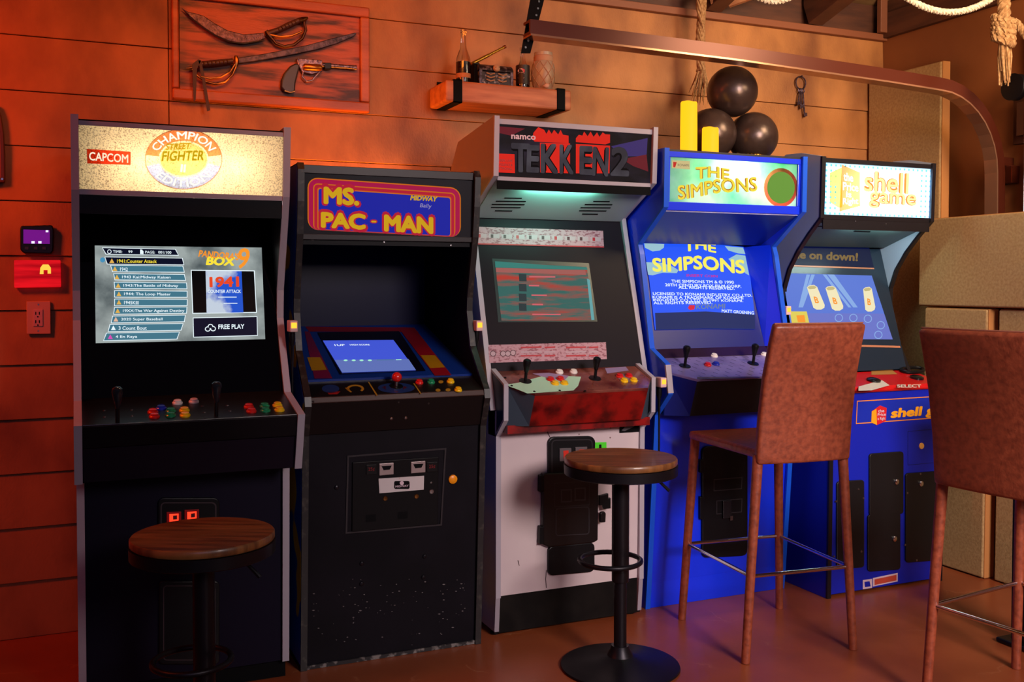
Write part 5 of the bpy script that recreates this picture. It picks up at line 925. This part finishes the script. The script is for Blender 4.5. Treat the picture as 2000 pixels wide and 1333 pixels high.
for i in range(18):
    a = i*.42; obj('bead', B().lathe((2.50+.008*i+.006*math.sin(a*2), 3.40+.018*math.sin(a), CT+.0062), [(.006*math.sin(math.pi*k/8)+1e-5, -.006*math.cos(math.pi*k/8)) for k in range(9)], 10), GOLD, t, smooth=True)
# ------------------------------------------------------------------ stools and chairs
SEATW = mat('stool_wood', (150, 96, 50), .38, rgb2=(98, 58, 30), scale=5, stretch=(1, 9, 1), bump=.1, coat=.15); STM = mat('stool_metal', (30, 27, 32), .4, .6)
def stool(label, x, y, h, rz):
    t = thing('bar_stool', label, 'stool', (x, y, 0), 'round wooden swivel stools', rz, local=True)
    obj('seat', B().lathe((0, 0, h-.022), [(.001, 0), (.190, 0), (.193, .004), (.193, .018), (.190, .022), (.001, .022)], 56), SEATW, t, smooth=True)
    obj('seat_rim', B().lathe((0, 0, h-.060), [(.12, .012), (.186, 0), (.194, .004), (.195, .036), (.15, .0375)], 56), STM, t, smooth=True)
    obj('post', B().lathe((0, 0, .03), [(.022, 0), (.022, .32), (.022, h-.10)], 24), STM, t, smooth=True)
    obj('sleeve', B().lathe((0, 0, h-.43), [(.028, 0), (.030, .006), (.030, .36), (.05, .372)], 24), STM, t, smooth=True)
    obj('base', B().lathe((0, 0, .001), [(.20, 0), (.206, .003), (.204, .008), (.15, .016), (.08, .026), (.045, .040), (.034, .06), (.03, .075)], 56), STM, t, smooth=True)
    obj('foot_ring', B().tube([(.105*math.cos(a*.1745)-.035, .105*math.sin(a*.1745), h-.357) for a in range(36)], .0085, 10, True), STM, t, smooth=True)
    obj('height_lever', B().tube([(.03, 0, h-.068), (.12, -.01, h-.072), (.165, -.012, h-.115)], [.005, .005, .006], 8), STM, t, smooth=True)
stool('wooden swivel stool in front of the machine with the gold speckled marquee', .313, 2.851, .63, -.5); stool('wooden swivel stool in front of the white fronted machine', 1.702, 2.965, .727, -.4)
LEA = mat('brown_leather', (150, 72, 46), .42, rgb2=(114, 50, 32), scale=55, lo=.35, hi=.7, bump=.25, bscale=120, detail=8); PIP = mat('leather_piping', (150, 92, 72), .4)
def chair(label, x, y, rz):
    t = thing('bar_chair', label, 'chair', (x, y, 0), 'brown leather bar chairs', rz, local=True); H_ = .745
    FT = [(-.22, -.238), (.22, -.238), (.22, .238), (-.22, .238)]; TP = [(-.172, -.232), (.172, -.232), (.185, .2), (-.185, .2)]
    for (a, b_), (c, d) in zip(FT, TP): obj('leg', B().tube([(a, b_, .002), (a+(c-a)*.5, b_+(d-b_)*.5, H_*.5), (c, d, H_-.02)], [.0155, .017, .019], 10), LEA, t, smooth=True)
    n = 10; b = B()
    obj('seat', B().prism([(-.18, -.235, H_), (.18, -.235, H_), (.208, .215, H_+.004), (-.208, .215, H_+.004)], (0, 0, -.034)), LEA, t, bevel=.012, seg=3)
    vs = []; rowsb = [(.695, -.240, .186), (.73, -.242, .187), (.85, -.254, .186), (1.0, -.280, .184), (1.12, -.314, .181), (1.185, -.335, .179)]
    for z, yy, w in rowsb:
        for k in range(n+1): u = -1+2*k/n; vs.append((u*w, yy-.014*(1-u*u)-.0, z))
    m_ = n+1; fs = [[i*m_+k, i*m_+k+1, (i+1)*m_+k+1, (i+1)*m_+k] for i in range(5) for k in range(n)]
    bk = obj('backrest', B().add(vs, fs), LEA, t, smooth=True); md = bk.modifiers.new('thick', 'SOLIDIFY'); md.thickness = .036; md.offset = 0
    md = bk.modifiers.new('round', 'BEVEL'); md.width = .011; md.segments = 3; md.limit_method = 'ANGLE'; md.angle_limit = math.radians(50)
    obj('piping', B().tube([(u*.176, -.336-.014*(1-u*u), 1.186) for u in [-1+2*k/10 for k in range(11)]], .003, 6), PIP, bk, smooth=True)
    L = lambda i, z: Vector((FT[i][0]+(TP[i][0]-FT[i][0])*z/H_, FT[i][1]+(TP[i][1]-FT[i][1])*z/H_, z))
    for i in range(4): obj('foot_rail', B().tube([L(i, .303), L((i+1) % 4, .303)], .007, 10), CHROME, t, smooth=True)
chair('brown leather bar chair drawn up to the blue machine', 2.36, 3.03, math.radians(-6)); chair('brown leather bar chair turned sideways in front of the black pedestal table', 2.73, 2.16, math.radians(-83))
tb = thing('bar_table', 'black pedestal bar table mostly hidden behind the brown bar chair', 'table', (3.2, 2.5, 0))
obj('column', B().box(3.12, 3.22, 2.44, 2.58, .02, .97), BLACKP, tb, bevel=.004); obj('foot', B().box(3.09, 3.42, 2.36, 2.62, .001, .02), BLACKP, tb, bevel=.006)
obj('table_top', B().box(3.09, 3.55, 2.16, 2.62, .9705, .995), BLACK, tb, bevel=.004)
